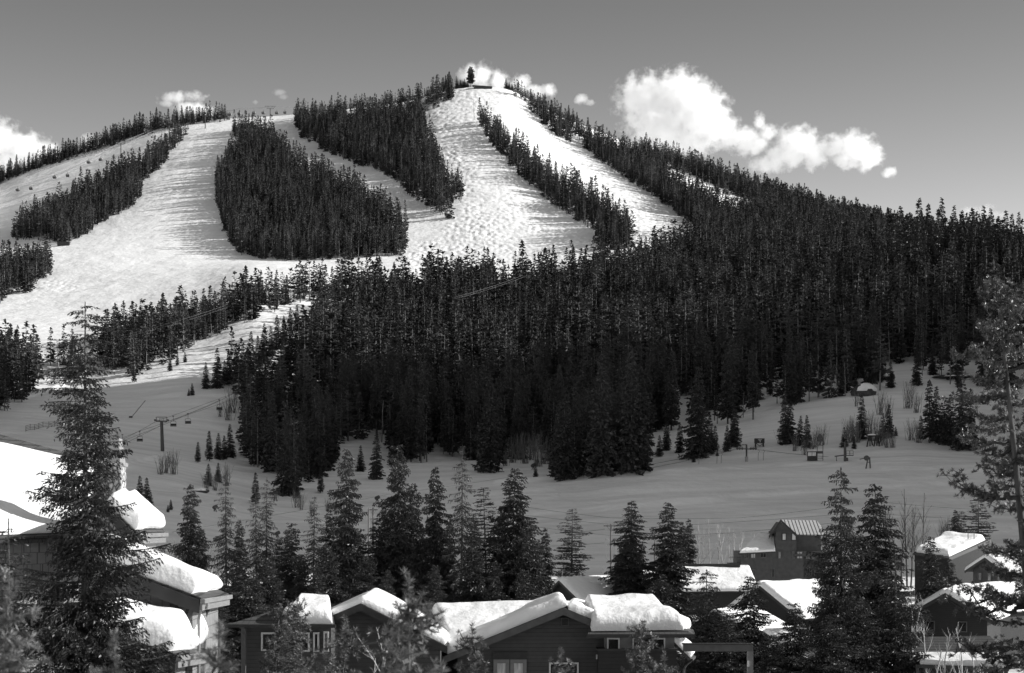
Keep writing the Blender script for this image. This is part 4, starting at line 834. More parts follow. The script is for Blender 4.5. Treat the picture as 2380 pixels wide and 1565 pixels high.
# --- house close on the left
h = House('shingled_house', 'pale shingled house with deep roof snow at the left edge', 'house', ground_at(200, 62)); zb = h.loc.z-.5
q = [P(-260, 1262, 56), P(278, 1238, 66), P(262, 1082, 80), P(-260, 938, 70)]
h.slab('main_roof', q, M['shingle'], .25); h.snow(q, .34, seed=41, nx=50, ny=40, ins=(.0, .01, .02, .2))
mb = MB(); mb.prism([P(-260, 1275, 57), P(262, 1250, 66), P(262, 1250, 66)*1+Vector((0, 0, zb-P(262, 1250, 66).z)), Vector((P(-260, 0, 57).x, 57, zb))], (0, 8, 0)); h.part('wall', mb, M['wall_shingle'])
# chimney
c0 = P(214, 1076, 62.5); c1 = P(277, 1260, 62.5); mb = MB(); mb.box(((c0.x+c1.x)/2, 63.2, (c0.z+c1.z)/2-.6), (c1.x-c0.x, .9, c0.z-c1.z+1.2)); ch = h.part('chimney', mb, M['stone'])
k0 = P(214, 1075, 62.5); mb = MB(); x0, x1 = k0.x+.02, c1.x-.02; t0, t1 = x0+.1, x1-.08; zt = P(0, 1018, 62.5).z
mb.add([(x0, 62.7, k0.z+.01), (x1, 62.7, k0.z+.01), (x1, 63.65, k0.z+.01), (x0, 63.65, k0.z+.01), (t0, 62.9, zt), (t1, 62.9, zt), (t1, 63.5, zt), (t0, 63.5, zt)], [(3, 2, 1, 0), (4, 5, 6, 7), (0, 1, 5, 4), (1, 2, 6, 5), (2, 3, 7, 6), (3, 0, 4, 7)])
o = h.part('cap', mb, M['metal'], ch)
mb = MB(); mb.box(((x0+x1)/2, 63.17, k0.z-.06), (x1-x0+.14, 1.08, .12)); h.part('flashing', mb, M['metal'], ch)
def leanroof(p00, p10, p11, p01, T, seed, ins=(.02, .02, .1, 0), nm='roof'):
    q = [p00, p10, p11, p01]; h.slab(nm, q, M['shingle'], .18); h.snow(q, T, seed=seed, ins=ins, nx=44, ny=36, w=T*.55, bulge=.35, var=.35)
    mb = MB(); mb.bar(p00+Vector((.05, -.1, -.1)), p10+Vector((.05, 0, -.1)), .14, .13); mb.bar(p00+Vector((-.12, -.02, -.27)), p10+Vector((-.12, 0, -.27)), .3, .2); h.part('gutter', mb, M['gutter'])
    a = p00+Vector((-.05, -.08, -.06)); b = p01+Vector((0, -.08, -.06)); dz = Vector((0, 0, .4)); mb = MB()
    mb.prism([a, b, b-dz, a-dz], (0, .07, 0)); h.part('fascia', mb, M['trim'])
leanroof(P(318, 1238, 60), P(384, 1236, 65), P(300, 1152, 66), P(246, 1168, 60), .45, 51, nm='upper_roof')
leanroof(P(468, 1390, 56), P(532, 1380, 62), P(305, 1293, 62), P(212, 1296, 56), .62, 52, nm='gable_roof')
leanroof(P(412, 1522, 53), P(488, 1512, 59), P(296, 1448, 59), P(205, 1456, 53), .9, 53, nm='gable_roof')
a = P(205, 1300, 57); b = P(447, 1398, 57)
mb = MB(); mb.prism([(a.x, 57, zb), (b.x, 57, zb), (b.x, 57, b.z-.05), (a.x, 57, a.z-.15)], (0, 5, 0)); h.part('gable_wall', mb, M['wall_shingle'])
a = P(205, 1430, 54.2); b = P(392, 1526, 54.2)
mb = MB(); mb.prism([(a.x, 54.2, zb), (b.x, 54.2, zb), (b.x, 54.2, b.z-.05), (a.x, 54.2, a.z-.15)], (0, 2.79, 0)); h.part('porch_wall', mb, M['wall_shingle'])
mb = MB(); mb.box(P(404, 1415, 56.9)+Vector((0, 0, -.6)), (.22, .16, 2.2)); h.part('corner_post', mb, M['trim'])
mb = MB(); mb.bar(P(449, 1402, 56.2), P(415, 1478, 56.9), .16, .16); h.part('bracket', mb, M['trim'])
mb = MB(); mb.bar(P(484, 1402, 59.5), P(455, 1478, 59.8), .16, .16); h.part('bracket', mb, M['trim'])
mb = MB(); mb.bar(P(395, 1545, 53.4), P(372, 1600, 54.1), .15, .15); h.part('bracket', mb, M['trim'])
mb = MB(); mb.tube([P(482, 1398, 56.6), P(482, 1412, 56.6), P(466, 1420, 56.9), P(462, 1440, 57), P(462, 1640, 57)], .045, 8); h.part('downspout', mb, M['gutter'])
mb = MB(); mb.tube([P(428, 1530, 53.6), P(428, 1545, 53.6), P(412, 1552, 54), P(398, 1565, 54.2), P(398, 1680, 54.2)], .045, 8); h.part('downspout', mb, M['gutter'])
for u0 in (335, 362):
    mb = MB(); mb.bar(P(u0, 1530, 54.1), P(u0, 1640, 54.1), .2, .06); h.part('door_post', mb, M['light_board'])
h.window(P(300, 1570, 54.19), .7, .9, frame=M['trim'])
# --- houses farther back
def far_house(name, label, u, v, d, width, length, yaw, pitch, wall_h, T, wall=M['dark_siding'], over=.8, win=0, base=None, snow=(1, 1), cat='house', fas=M['trim']):
    """gabled house: u, v is the near end of its ridge; yaw turns the ridge from straight away (0) to the right (90)"""
    pk = P(u, v, d); dr = Vector((math.sin(yaw), math.cos(yaw), 0)); rt = Vector((dr.y, -dr.x, 0)); hf = width/2; tp = math.tan(pitch)
    zb = min(pk.z-wall_h-hf*tp, float(zat(pk.x, pk.y)[0])-.3)
    h = House(name, label, cat, Vector((pk.x, pk.y, zb)))
    A = pk-dr*over; B = pk+dr*(length+over); eo = hf+over
    for k, sg in enumerate((-1, 1)):
        q = [A+rt*sg*eo-Vector((0, 0, eo*tp)), B+rt*sg*eo-Vector((0, 0, eo*tp)), B, A]
        h.slab('roof', q, M['shingle'], .22)
        if snow[k]: h.snow(q, T*snow[k], seed=k+int(u), nx=30, ny=22, ins=(.0, .0, -.01, -.03), w=T*.9)
        a = A-dr*.06+rt*sg*eo-Vector((0, 0, eo*tp+.03)); b = A-dr*.06-Vector((0, 0, .03)); mb = MB(); mb.prism([a, b, b-Vector((0, 0, .35)), a-Vector((0, 0, .35))], dr*.055); h.part('fascia', mb, fas)
    ze = pk.z-hf*tp-.2
    mb = MB(); mb.prism([pk-rt*hf+Vector((0, 0, zb-pk.z)), pk+rt*hf+Vector((0, 0, zb-pk.z)), pk+rt*hf+Vector((0, 0, ze-pk.z)), pk-Vector((0, 0, .25)), pk-rt*hf+Vector((0, 0, ze-pk.z))], dr*length)
    h.part('wall', mb, wall)
    for k in range(win):
        h.window(pk-dr*.03+rt*((k-(win-1)/2)*width/(win+.5))+Vector((0, 0, ze-pk.z-.9)), .9, 1.1, rt, frame=M['grey_trim'])
    return h, pk, dr, rt
R_ = math.radians
far_house('gabled_house', 'dark gabled house with smooth snow roof behind the front house', 1308, 1349, 285, 9.4, 11, R_(50), R_(32), 2.6, .75, win=2)
far_house('snow_roof_house', 'half hidden house with a steep snow roof left of the ragged spruce', 1492, 1332, 300, 9, 12, R_(60), R_(34), 2.6, .7)
hh, pk, dr, rt = far_house('long_roof_house', 'long low house with dark ridge and bare roof patches before the aspens', 1572, 1322, 300, 13, 11, R_(86), R_(24), 2.5, .6, snow=(1, .9))
c = pk+dr*5+rt*.1; mb = MB(); mb.box(c+Vector((0, 0, .5)), (10.2, 1.1, .5)); hh.part('ridge_cap', mb, M['trim'])
far_house('snow_roof_house', 'dark house with a big sunlit snow roof below the brown house', 1776, 1362, 245, 11.5, 12, R_(48), R_(31), 3., .8, win=2)
far_house('snow_roof_house', 'house whose snow roof shows behind the big sunlit roof', 1850, 1356, 268, 9, 11, R_(55), R_(30), 2.6, .7)
far_house('low_house', 'low house with a snow edged roof beneath the big sunlit roof', 1796, 1470, 190, 6, 7, R_(75), R_(16), 2.2, .45)
far_house('low_house', 'small roof heaped with snow lowest among the right spruces', 1822, 1500, 176, 5, 5, R_(60), R_(22), 2, .5)
far_house('snow_roof_house', 'house with snow streaked roof falling right, hidden behind the open conifer', 1672, 1424, 205, 8, 9, R_(30), R_(26), 2.6, .5)
far_house('gabled_house', 'dark gabled house facing forward with bare aspens before it', 2200, 1378, 195, 8.2, 10, R_(22), R_(30), 4, .6, win=2)
far_house('gabled_house', 'house with dark ridge and smooth snow right of the forward facing gable', 2248, 1366, 212, 8, 9, R_(48), R_(28), 3, .6)
far_house('windowed_house', 'small house with a row of windows behind the right pine', 2300, 1296, 262, 8, 9, R_(70), R_(22), 2.5, .55, wall=M['siding'], win=3)
far_house('snow_roof_house', 'sliver of snowy roof at the right edge behind the pine', 2372, 1278, 285, 8, 9, R_(60), R_(24), 3, .6)
# curved deep snow on a shed roofed house
h = House('shed_roof_house', 'tall dark house under one curved slab of snow on the right', 'house', ground_at(2205, 300))
q = [P(2122, 1286, 288), P(2206, 1297, 285), P(2300, 1254, 300), P(2190, 1246, 304)]
h.slab('roof', q, M['shingle'], .3); h.snow(q, .9, seed=61, nx=40, ny=34, w=1.1, var=.3)
mb = MB(); lo = h.loc.z-1; pts = [P(2126, 1290, 289), P(2205, 1300, 286.2), P(2296, 1262, 299.5), P(2190, 1258, 303)]
mb.add([Vector((p.x, p.y, lo)) for p in pts]+pts, [(3, 2, 1, 0), (4, 5, 6, 7), (0, 1, 5, 4), (1, 2, 6, 5), (2, 3, 7, 6), (3, 0, 4, 7)]); h.part('wall', mb, M['dark_siding'])
mb = MB(); mb.bar(P(2206, 1300, 284.9), P(2302, 1258, 299.9), .12, .5); h.part('fascia', mb, M['grey_trim'])
for u in (2250, 2264):
    mb = MB(); mb.tube([P(u, 1262, 296), P(u, 1238, 296)], .07); h.part('vent_pipe', mb, M['gutter'])
# flat carport roof with snow, bottom right
h = House('carport', 'flat carport roof under a snow slab at the bottom right', 'carport', ground_at(2230, 152))
q = [P(2128, 1545, 148), P(2345, 1553, 142), P(2335, 1524, 156), P(2122, 1527, 160)]
h.slab('roof', q, M['trim'], .25); h.snow(q, .4, seed=71, nx=60, ny=24)
for u, v, d in ((2132, 1550, 149), (2338, 1556, 143), (2328, 1536, 155)):
    a = P(u, v, d); mb = MB(); mb.bar(a, Vector((a.x, a.y, h.loc.z-1)), .25, .25); h.part('post', mb, M['trim'])
h2 = House('shingle_roof_house', 'bare dark shingled roof above the carport snow', 'house', ground_at(2230, 172))
q = [P(2116, 1524, 163), P(2345, 1522, 163), P(2300, 1478, 170), P(2150, 1480, 170)]
h2.slab('roof', q, M['shingle'], .2); a = P(2130, 1528, 164); b = P(2330, 1528, 164)
mb = MB(); mb.box(((a.x+b.x)/2, 167, (a.z+h2.loc.z)/2-.3), (b.x-a.x, 5.6, a.z-h2.loc.z)); h2.part('wall', mb, M['dark_siding'])
# --- three storey brown house
h = House('brown_house', 'three storey brown house with a ribbed metal roof', 'house', ground_at(1810, 325)); zb = h.loc.z-1; D = 320.
def bx(name, u0, u1, v0, v1, d, dep, m, zb_=None):
    a = P(u0, v0, d); b = P(u1, v1, d); z1 = zb if zb_ is None else zb_; lo = b.z if zb_ is None and v1 is not None and v1 < 1390 else z1
    mb = MB(); mb.box(((a.x+b.x)/2, d+dep/2, (a.z+lo)/2), (b.x-a.x, dep, a.z-lo)); return h.part(name, mb, m)
bx('lower_wall', 1722, 1868, 1283, 1400, D, 11, M['stucco']); bx('right_wall', 1868, 1912, 1280, 1400, D+1.5, 9, M['stucco'])
bx('tower_wall', 1803, 1851, 1236, 1283, D+.03, 9, M['light_board']).data.materials[0] = M['stucco']
bx('upper_wall', 1851, 1908, 1240, 1283, D+1, 8, M['stucco'])
pk = P(1815, 1209, D-1); le = P(1790, 1240, D-1); re = P(1862, 1241, D-1)
q = [re, re+Vector((5.6, 2., 0)), pk+Vector((6.8, 4.5, .4)), pk]
q = [P(1852, 1241, D-1), P(1926, 1243, D-.5), P(1898, 1210, D+5), P(1815, 1208, D+4)]
rf = h.slab('metal_roof', q, M['seam_roof'], .2)
q2 = [P(1787, 1246, D-1), P(1787, 1243, D+8), P(1815, 1208, D+8), P(1815, 1208, D-1)]; h.slab('roof', q2, M['trim'], .2)
mb = MB(); a, b, c = P(1787, 1247, D-1.1), P(1815, 1207, D-1.1), P(1852, 1243, D-1.1); dz = Vector((0, 0, .45))
mb.prism([a, b, b-dz, a-dz], (0, .1, 0)); mb.prism([b, c, c-dz, b-dz], (0, .1, 0)); h.part('fascia', mb, M['trim'])
mb = MB(); mb.prism([P(1797, 1240, D+.2), P(1815, 1214, D+.2), P(1845, 1240, D+.2)], (0, 6, 0)); h.part('gable', mb, M['stucco'])
q = [P(1716, 1287, D-1), P(1802, 1283, D-1), P(1800, 1240, D+5), P(1768, 1238, D+5)]; h.slab('side_roof', q, M['shingle'], .2); h.snow(q, .5, seed=81, ins=(.02, 0, .02, .12))
q = [P(1846, 1292, D-.8), P(1916, 1292, D-.8), P(1910, 1278, D+1.4), P(1850, 1278, D+1.4)]; h.slab('porch_roof', q, M['seam_roof'], .15).data.materials[0] = M['trim']
for (u0, u1, v0, v1, pn) in [(1818, 1827, 1239, 1257, 'pale_glass'), (1840, 1850, 1239, 1257, 'pale_glass')]:
    a = P(u0-1, v0, D); b = P(u1+1, v1, D); h.window((a+b)/2+Vector((0, -.02, 0)), b.x-a.x, a.z-b.z, frame=M['trim'], pane=M[pn], fw=.14)
for (u0, u1, v0, v1) in [(1730, 1741, 1279+2, 1296), (1744, 1757, 1281, 1296), (1766, 1782, 1276, 1294), (1808, 1816, 1278, 1297), (1840, 1848, 1278, 1297), (1851, 1866, 1278, 1297), (1792, 1801, 1317, 1340), (1745, 1756, 1320, 1340)]:
    a = P(u0, v0+3, D); b = P(u1, v1+3, D); h.window((a+b)/2+Vector((0, -.02, 0)), b.x-a.x, a.z-b.z, frame=M['grey_trim'], pane=M['pale_glass'] if u0 in (1744, 1851, 1808) else M['glass'], mull=1, fw=.16)
a = P(1873, 1281, D+1.5); b = P(1893, 1299, D+1.5); h.window((a+b)/2+Vector((0, -.02, 0)), b.x-a.x, a.z-b.z, frame=M['gutter'], mull=5, fw=.1)
mb = MB(); a = P(1696, 1311, D+.5); mb.box(a+Vector((1.3, 1.5, 0)), (2.8, 3.4, .25))
for x in (0, .65, 1.3, 1.95, 2.6): mb.box(a+Vector((x, -.1, .6)), (.08, .08, 1.1))
mb.box(a+Vector((1.3, -.1, 1.15)), (2.8, .1, .1)); mb.bar(a+Vector((0, 0, 0)), Vector((a.x, a.y, zb)), .25, .25); mb.bar(a+Vector((1.7, 0, 0)), Vector((a.x+1.7, a.y, zb)), .25, .25); h.part('balcony', mb, M['trim'])
# ------------------------------------------------------------------ lifts, poles, cables and small things
M['steel'] = mat('dark_steel', .05, .5, .3, 2, spec=.5)
M['pale_steel'] = mat('pale_steel', .3, .45, .2, 2, spec=.5)
M['wood'] = mat('dark_wood', .05, .85, .4, 3, stretch=(1, 1, .3))
M['pole_wood'] = mat('pole_wood', .14, .85, .5, 2, stretch=(1, 1, .2))
M['rock'] = mat('rock', .06, .9, .5, .8, bump=.2, bscale=1.2)
M['cable'] = mat('cable', .35, .4, 0, 1, spec=.6)
M['dark_cable'] = mat('dark_cable', .04, .6, 0, 1)
M['cloth'] = mat('dark_cloth', .03, .9, .2, 4)
M['skin'] = mat('skin', .35, .6, .1, 4)
def wire(name, pts, r, m, label, cat='cable', sag=0., group=None):
    A = [Vector(p) for p in pts]; out = []
    for a, b in zip(A, A[1:]):
        for k in range(10): t = k/10; out.append(a.lerp(b, t)-Vector((0, 0, sag*4*t*(1-t))))
    out.append(A[-1]); o = out[0].copy(); mb = MB(); mb.tube([p-o for p in out], r, 5)
    return tag(link(name, mb.mesh(name, m, True), None, o), label, cat, group)
# gondola towers: mast, lattice head and sheaves
def gondola_tower(u, vb, vt, lb, d=None):
    p = cast(u, vb) if d is None else ground_at(u, d); H = (vb-vt)/F*p.y; t = thing('lift_tower', lb, 'lift tower', p, .1)
    mb = MB(); mb.tube([(0, 0, -.5), (0, 0, H*.8)], [.45, .32], 8); link('mast', mb.mesh('mast', M['steel']), t)
    mb = MB(); w = 4.6
    mb.bar((-w, 0, H), (w, 0, H), .22); mb.bar((-w*.6, 0, H*.8), (w*.6, 0, H*.8), .25)
    for s in (-1, 1):
        mb.bar((s*w, 0, H), (s*w*.6, 0, H*.8), .18); mb.bar((s*w*.45, 0, H), (s*w*.6, 0, H*.8), .15); mb.bar((s*w*.45, 0, H), (0, 0, H*.8), .15)
    link('crossarm', mb.mesh('crossarm', M['steel']), t)
    for s in (-1, 1):
        mb = MB(); mb.box((s*w*.8, 0, H*.86), (.5, 2.6, .5)); link('sheaves', mb.mesh('sheaves', M['pale_steel']), t)
    return t
TW = [(477, 299, 262, 'gondola tower standing on snow left of the dense forest island'), (554, 272, 252, 'gondola tower whose head shows over the top of the forest island'), (628, 277, 247, 'gondola tower on the bare crest right of the forest island'),
      (393, 335, 281, 'gondola tower rising from the trees of the left forest strip'), (281, 365, 328, 'gondola tower in the middle of the far left run'), (858, 262, 228, 'gondola tower among sparse crest trees'), (2265-620, 0, 0, '')]
for u, vb, vt, lb in TW[:6]: gondola_tower(u, vb, vt, lb)
CAB = MB(); CAB.add([(-1.2, -1.2, -3.2), (1.2, -1.2, -3.2), (1.2, 1.2, -3.2), (-1.2, 1.2, -3.2), (-1.45, -1.45, -2.), (1.45, -1.45, -2.), (1.45, 1.45, -2.), (-1.45, 1.45, -2.), (-1.1, -1.1, -.8), (1.1, -1.1, -.8), (1.1, 1.1, -.8), (-1.1, 1.1, -.8)],
    [(3, 2, 1, 0), (8, 9, 10, 11)]+[(i+k, (i+1) % 4+k, (i+1) % 4+k+4, i+k+4) for k in (0, 4) for i in range(4)])
cab_me = CAB.mesh('cabin', M['steel']); hb = MB(); hb.tube([(0, 0, -.8), (0, 0, .0), (.35, 0, .6), (0, 0, 1.1)], .12, 5); hg_me = hb.mesh('hanger', M['steel'])
wb = MB()
for s in (-1, 1): wb.box((0, s*1.36, -1.45), (1.9, .06, .75)); wb.box((s*1.36, 0, -1.45), (.06, 1.9, .75))
wn_me = wb.mesh('cabin_window', M['pale_steel'])
for lst, lb, gr in (([(41, 441), (72, 438), (127, 412), (157, 408), (206, 377), (234, 371)], 'small dark gondola cabin strung above the far left run', 'gondola cabins above the far left run'),
                    ([(306, 334), (348, 312), (375, 306), (414, 291), (438, 287), (476, 274), (498, 273)], 'gondola cabin against the left skyline trees', 'gondola cabins by the left skyline trees'),
                    ([(534, 267), (556, 265), (590, 263), (612, 263), (643, 263), (662, 262)], 'gondola cabin seen against the sky over the bare crest', 'gondola cabins over the bare crest')):
    for i, (u, v) in enumerate(lst):
        d = 1690 if v < 336 else cast(u, v+16).y-6
        t = thing('gondola_cabin', lb, 'gondola', P(u, v-5, d), random.uniform(-.2, .2), gr); t.scale = (.95, .95, .95)
        link('cabin_body', cab_me, t); link('hanger', hg_me, t); link('cabin_window', wn_me, t)
for k, (dx, dv) in enumerate(((0, 0), (26, -3))):
    pts = [P(u+dx*(1 if u < 300 else .4), v+dv, d) for (u, v, d) in [(-60, 470, 1480), (30, 433, 1530), (130, 403, 1580), (281, 331, 1640), (393, 283, 1688), (477, 264, 1692), (554, 254, 1692), (628, 249, 1692), (680, 251, 1694), (858, 231, 1696), (960, 228, 1700)]]
    wire('lift_cable', pts, .11, M['cable'], ('front', 'rear')[k]+' hauling cable of the gondola along the left skyline', sag=.6)
# chairlift on the shaded left slope
p = cast(378, 1049); H = 79/F*p.y; t = thing('lift_tower', 'dark chairlift tower with wide head on the shaded left slope', 'lift tower', p, .12)
mb = MB(); mb.tube([(0, 0, -1), (-.35, 0, H*.86)], [.62, .5], 10); link('mast', mb.mesh('mast', M['steel']), t)
mb = MB(); mb.box((-.35, 0, H*.88), (3.6, .5, .45))
for s in (-1, 1): mb.bar((-.35+s*1.5, 0, H*.88), (-.35+s*1.8, 0, H), .18)
mb.bar((-2.15, 0, H), (1.45, 0, H), .2); mb.bar((-1., 0, H*.9), (-1., 0, H*.97), .1); mb.bar((.3, 0, H*.9), (.3, 0, H*.97), .1); mb.bar((-1, 0, H*.965), (.3, 0, H*.965), .1)
link('crossarm', mb.mesh('crossarm', M['steel']), t)
for s in (-1, 1):
    mb = MB(); mb.box((-.35+s*2.1, 0, H*.91), (.5, 2.4, .5)); mb.bar((-.35+s*2.1, -1, H*.84), (-.35+s*2.1, 1, H*.84), .1); link('sheaves', mb.mesh('sheaves', M['steel']), t)
td = p.y
cb = MB(); cb.tube([(.9, 0, -1.9), (-.9, 0, -1.9)], .07, 5)
for s in (-1, 1): cb.tube([(s*.9, 0, -1.9), (s*1.1, 0, -2.7), (s*1.15, -.1, -4.)], .06, 5)
fr_me = cb.mesh('chair_frame', M['steel'])
sb = MB(); sb.box((0, -.25, -3.9), (2.3, .7, .22)); sb.box((0, .12, -3.3), (2.1, .1, .8), Matrix.Rotation(-.2, 3, 'X')); st_me = sb.mesh('chair_seat', M['cloth'])
gb = MB(); gb.tube([(0, 0, -1.9), (0, 0, -.6), (-.1, 0, 0)], .09, 5); gb.box((-.1, 0, .05), (.7, .35, .35)); gr_me = gb.mesh('hanger', M['steel'])
for i, (u, v) in enumerate([(285, 1022), (325, 1014), (403, 979), (437, 973), (510, 941)]):
    lb = ['empty chair partly hidden by the big left spruce', 'empty chair hanging just left of the chairlift tower', 'empty chair hanging first right of the chairlift tower', 'empty chair hanging second right of the chairlift tower', 'empty chair farthest up the line by the forest edge'][i]
    d = td-8+i*9; t = thing('lift_chair', lb, 'chairlift chair', P(u, v-11, d), .15, 'chairs on the chairlift'); s = 24/F*d/4.1; t.scale = (s, s, s)
    link('chair_frame', fr_me, t); link('chair_seat', st_me, t); link('hanger', gr_me, t)
for k, (a, b, c) in enumerate([((225, 1048, td-40), (362, 980, td), (700, 852, 830)), ((225, 1058, td-40), (390, 980, td), (700, 868, 830)), ((180, 1050, td-55), (322, 1003, td-10), (512, 930, td+40)), ((180, 1062, td-55), (440, 962, td+15), (560, 905, td+50))]):
    wire('lift_cable', [P(*a), P(*b), P(*c)], .05, M['dark_cable'], ['upper left', 'upper right', 'lower left', 'lower right'][k]+' cable of the chairlift on the shaded slope', sag=.5)
# another lift line whose cables glint between the trees
for k, (a, b) in enumerate([((278, 782, 690), (522, 711, 850)), ((278, 787, 690), (524, 716, 850)), ((800, 797, 700), (846, 782, 715)), ((800, 799.5, 700), (846, 784.5, 715)), ((1060, 690, 860), (1215, 640, 940)), ((1060, 694, 860), (1215, 645, 940))]):
    wire('lift_cable', [P(*a), P(*b)], .025, M['cable'], 'glinting lift cable between trees, '+['upper one at the left', 'lower one at the left', 'upper one in the middle forest', 'lower one in the middle forest', 'upper one by the right forest', 'lower one by the right forest'][k], sag=.6)
# T-bar lift at the edge of the piste
p = cast(1735, 1074); H = 40/F*p.y; t = thing('lift_tower', 'T shaped drag lift tower at the crest of the piste', 'lift tower', p, .1)
mb = MB(); mb.tube([(0, 0, -.5), (0, 0, H*.3)], .5, 8); link('footing', mb.mesh('footing', M['pale_steel']), t)
mb = MB(); mb.tube([(0, 0, H*.3), (0, 0, H)], .28, 8); mb.bar((-1.5, 0, H*.97), (0, 0, H), .2); link('mast', mb.mesh('mast', M['steel']), t)
mb = MB(); mb.bar((-3., 0, H*.78), (3., 0, H*.74), .2)
for x in (-3, -2.2, -1.4, 1.4, 2.2, 3): mb.tube([(x, -.15, H*.76), (x, .15, H*.76)], .42, 8)
link('sheaves', mb.mesh('sheaves', M['steel']), t); tb = p.y
for u, v0, v1 in ((1676, 1053, 1078), (1666, 1053, 1080), (1774, 1046, 1072), (1762, 1046, 1071), (1624, 1062, 1082)):
    g_ = P(u, v1, tb-2); mb = MB(); L_ = (v1-v0)/F*tb; mb.tube([(0, 0, L_), (.5, 0, L_*.9), (.1, 0, L_*.75), (0, 0, 0)], .07, 5)
    tag(link('tow_bar', mb.mesh('tow_bar', M['steel']), None, g_), 'thin hanging tow bar of the drag lift', 'tow bar', 'tow bars of the drag lift')
wire('lift_cable', [P(1200, 1150, tb-30), P(1500, 1082, tb), P(1728, 1033, tb)], .06, M['dark_cable'], 'upper cable of the drag lift left of its tower', sag=.3)
wire('lift_cable', [P(1500, 1090, tb), P(1720, 1042, tb), P(1750, 1044, tb), P(1955, 1064, tb-6)], .06, M['dark_cable'], 'lower cable of the drag lift running to the hut', sag=.3)
# lift hut
p = cast(1888, 1072); t = thing('lift_hut', 'small dark lift hut with windows on the piste edge', 'hut', p, -.25); w, hh_ = 22/F*p.y, 21/F*p.y
mb = MB(); mb.box((0, 0, hh_*.24), (w, w, hh_*.48)); link('lower_wall', mb.mesh('lower_wall', M['wood']), t)
for x, y in ((-1, -1), (1, -1), (1, 1), (-1, 1)):
    mb = MB(); mb.box((x*(w/2-.12), y*(w/2-.12), hh_*.69), (.24, .24, hh_*.42)); link('post', mb.mesh('post', M['wood']), t)
mb = MB(); mb.box((0, 0, hh_*.95), (w*1.08, w*1.08, hh_*.1)); link('roof', mb.mesh('roof', M['wood']), t)
for rz in (0, 1, 2, 3):
    a = rz*math.pi/2; mb = MB(); mb.box(Vector((0, -w/2+.1, hh_*.69)), (w-.5, .04, hh_*.4)); o = link('window', mb.mesh('window', M['pale_glass'] if rz in (0, 2) else M['glass']), t); o.rotation_euler.z = a
mb = MB(); mb.box((0, -w/2+.08, hh_*.69), (.12, .12, hh_*.4)); link('mullion', mb.mesh('mullion', M['wood']), t)
# ladder tower
p = cast(1906, 1072); t = thing('ladder_tower', 'open steel ladder tower with pointed cap beside the hut', 'tower', p, -.2); H = 52/F*p.y; w = 13/F*p.y/2
for x, y in ((-1, -1), (1, -1), (1, 1), (-1, 1)):
    mb = MB(); mb.bar((x*w, y*w, -.5), (x*w, y*w, H), .14); link('leg', mb.mesh('leg', M['steel']), t)
mb = MB()
for z in (.1, .38, .68, .98):
    for q in (((-w, -w), (w, -w)), ((w, -w), (w, w)), ((w, w), (-w, w)), ((-w, w), (-w, -w))): mb.bar((*q[0], H*z), (*q[1], H*z), .12)
link('rungs', mb.mesh('rungs', M['steel']), t)
for z in (.36, .9):
    mb = MB(); mb.box((0, 0, H*z), (w*2.1, w*2.1, .75)); link('platform', mb.mesh('platform', M['steel']), t)
mb = MB(); mb.add([(-w*1.2, -w*1.2, H), (w*1.2, -w*1.2, H), (w*1.2, w*1.2, H), (-w*1.2, w*1.2, H), (-w*.2, 0, H*1.2), (w*.2, 0, H*1.2)], [(3, 2, 1, 0), (0, 1, 5, 4), (1, 2, 5), (2, 3, 4, 5), (3, 0, 4)]); link('cap', mb.mesh('cap', M['grey_trim']), t)
# boxy timber stand carrying a winged emblem
p = cast(1765, 1038); s = p.y/F; t = thing('timber_stand', 'raised dark box on timber legs bearing a pale winged emblem', 'box stand', p)
mb = MB(); mb.box((0, 0, 14.5*s), (22*s, 16*s, 11*s)); link('box', mb.mesh('box', M['trim']), t)
for x in (-9, 9):
    for y in (-6, 6):
        mb = MB(); mb.bar((x*s, y*s, -1), (x*s, y*s, 9*s), .3); link('leg', mb.mesh('leg', M['wood']), t)
mb = MB(); mb.bar((-8*s, -6*s, 8.5*s), (0, -6*s, 2*s), .2); mb.bar((8*s, -6*s, 8.5*s), (0, -6*s, 2*s), .2); link('brace', mb.mesh('brace', M['wood']), t)
mb = MB(); e = -8*s-.03
def em(pts, r): mb.tube([Vector((x*s*.72, e, (14.5+(z)*.72)*s)) for x, z in pts], r, 5)
em([(-6, 5), (-3, 2.5), (-.5, 1), (1, -1), (2.2, -3), (1.2, -5), (-1, -4.6), (-.6, -3)], .1); em([(6, 5), (3.5, 3), (1.2, 1.4), (-.5, 1)], .1); em([(-1, 5), (.3, 3.6), (.5, 1.5)], .12); em([(-4.5, 2), (-2, 1.2)], .07); em([(4.5, 2.4), (2, 1.6)], .07)
link('emblem', mb.mesh('emblem', M['white_trim']), t)
def snowcap(name, parent, r, z, sx=1., sy=1., hgt=.5):
    V = []; Fs = []; n = 16; m = 6
    for j in range(m):
        a = j/(m-1)*math.pi/2
        for k in range(n):
            th = 2*math.pi*k/n; rr = math.cos(a)*(1+.1*math.sin(3*th+z)); V.append((r*rr*math.cos(th)*sx, r*rr*math.sin(th)*sy, z+math.sin(a)*hgt*r))
    for j in range(m-1):
        for k in range(n): Fs.append((j*n+k, j*n+(k+1) % n, (j+1)*n+(k+1) % n, (j+1)*n+k))
    mb = MB(); mb.add(V, Fs+[tuple(range(n-1, -1, -1))]); return link(name, mb.mesh(name, M['roof_snow'], True), parent)
snowcap('snow_cap', t, 11*s, 20*s, 1, .75, .25)
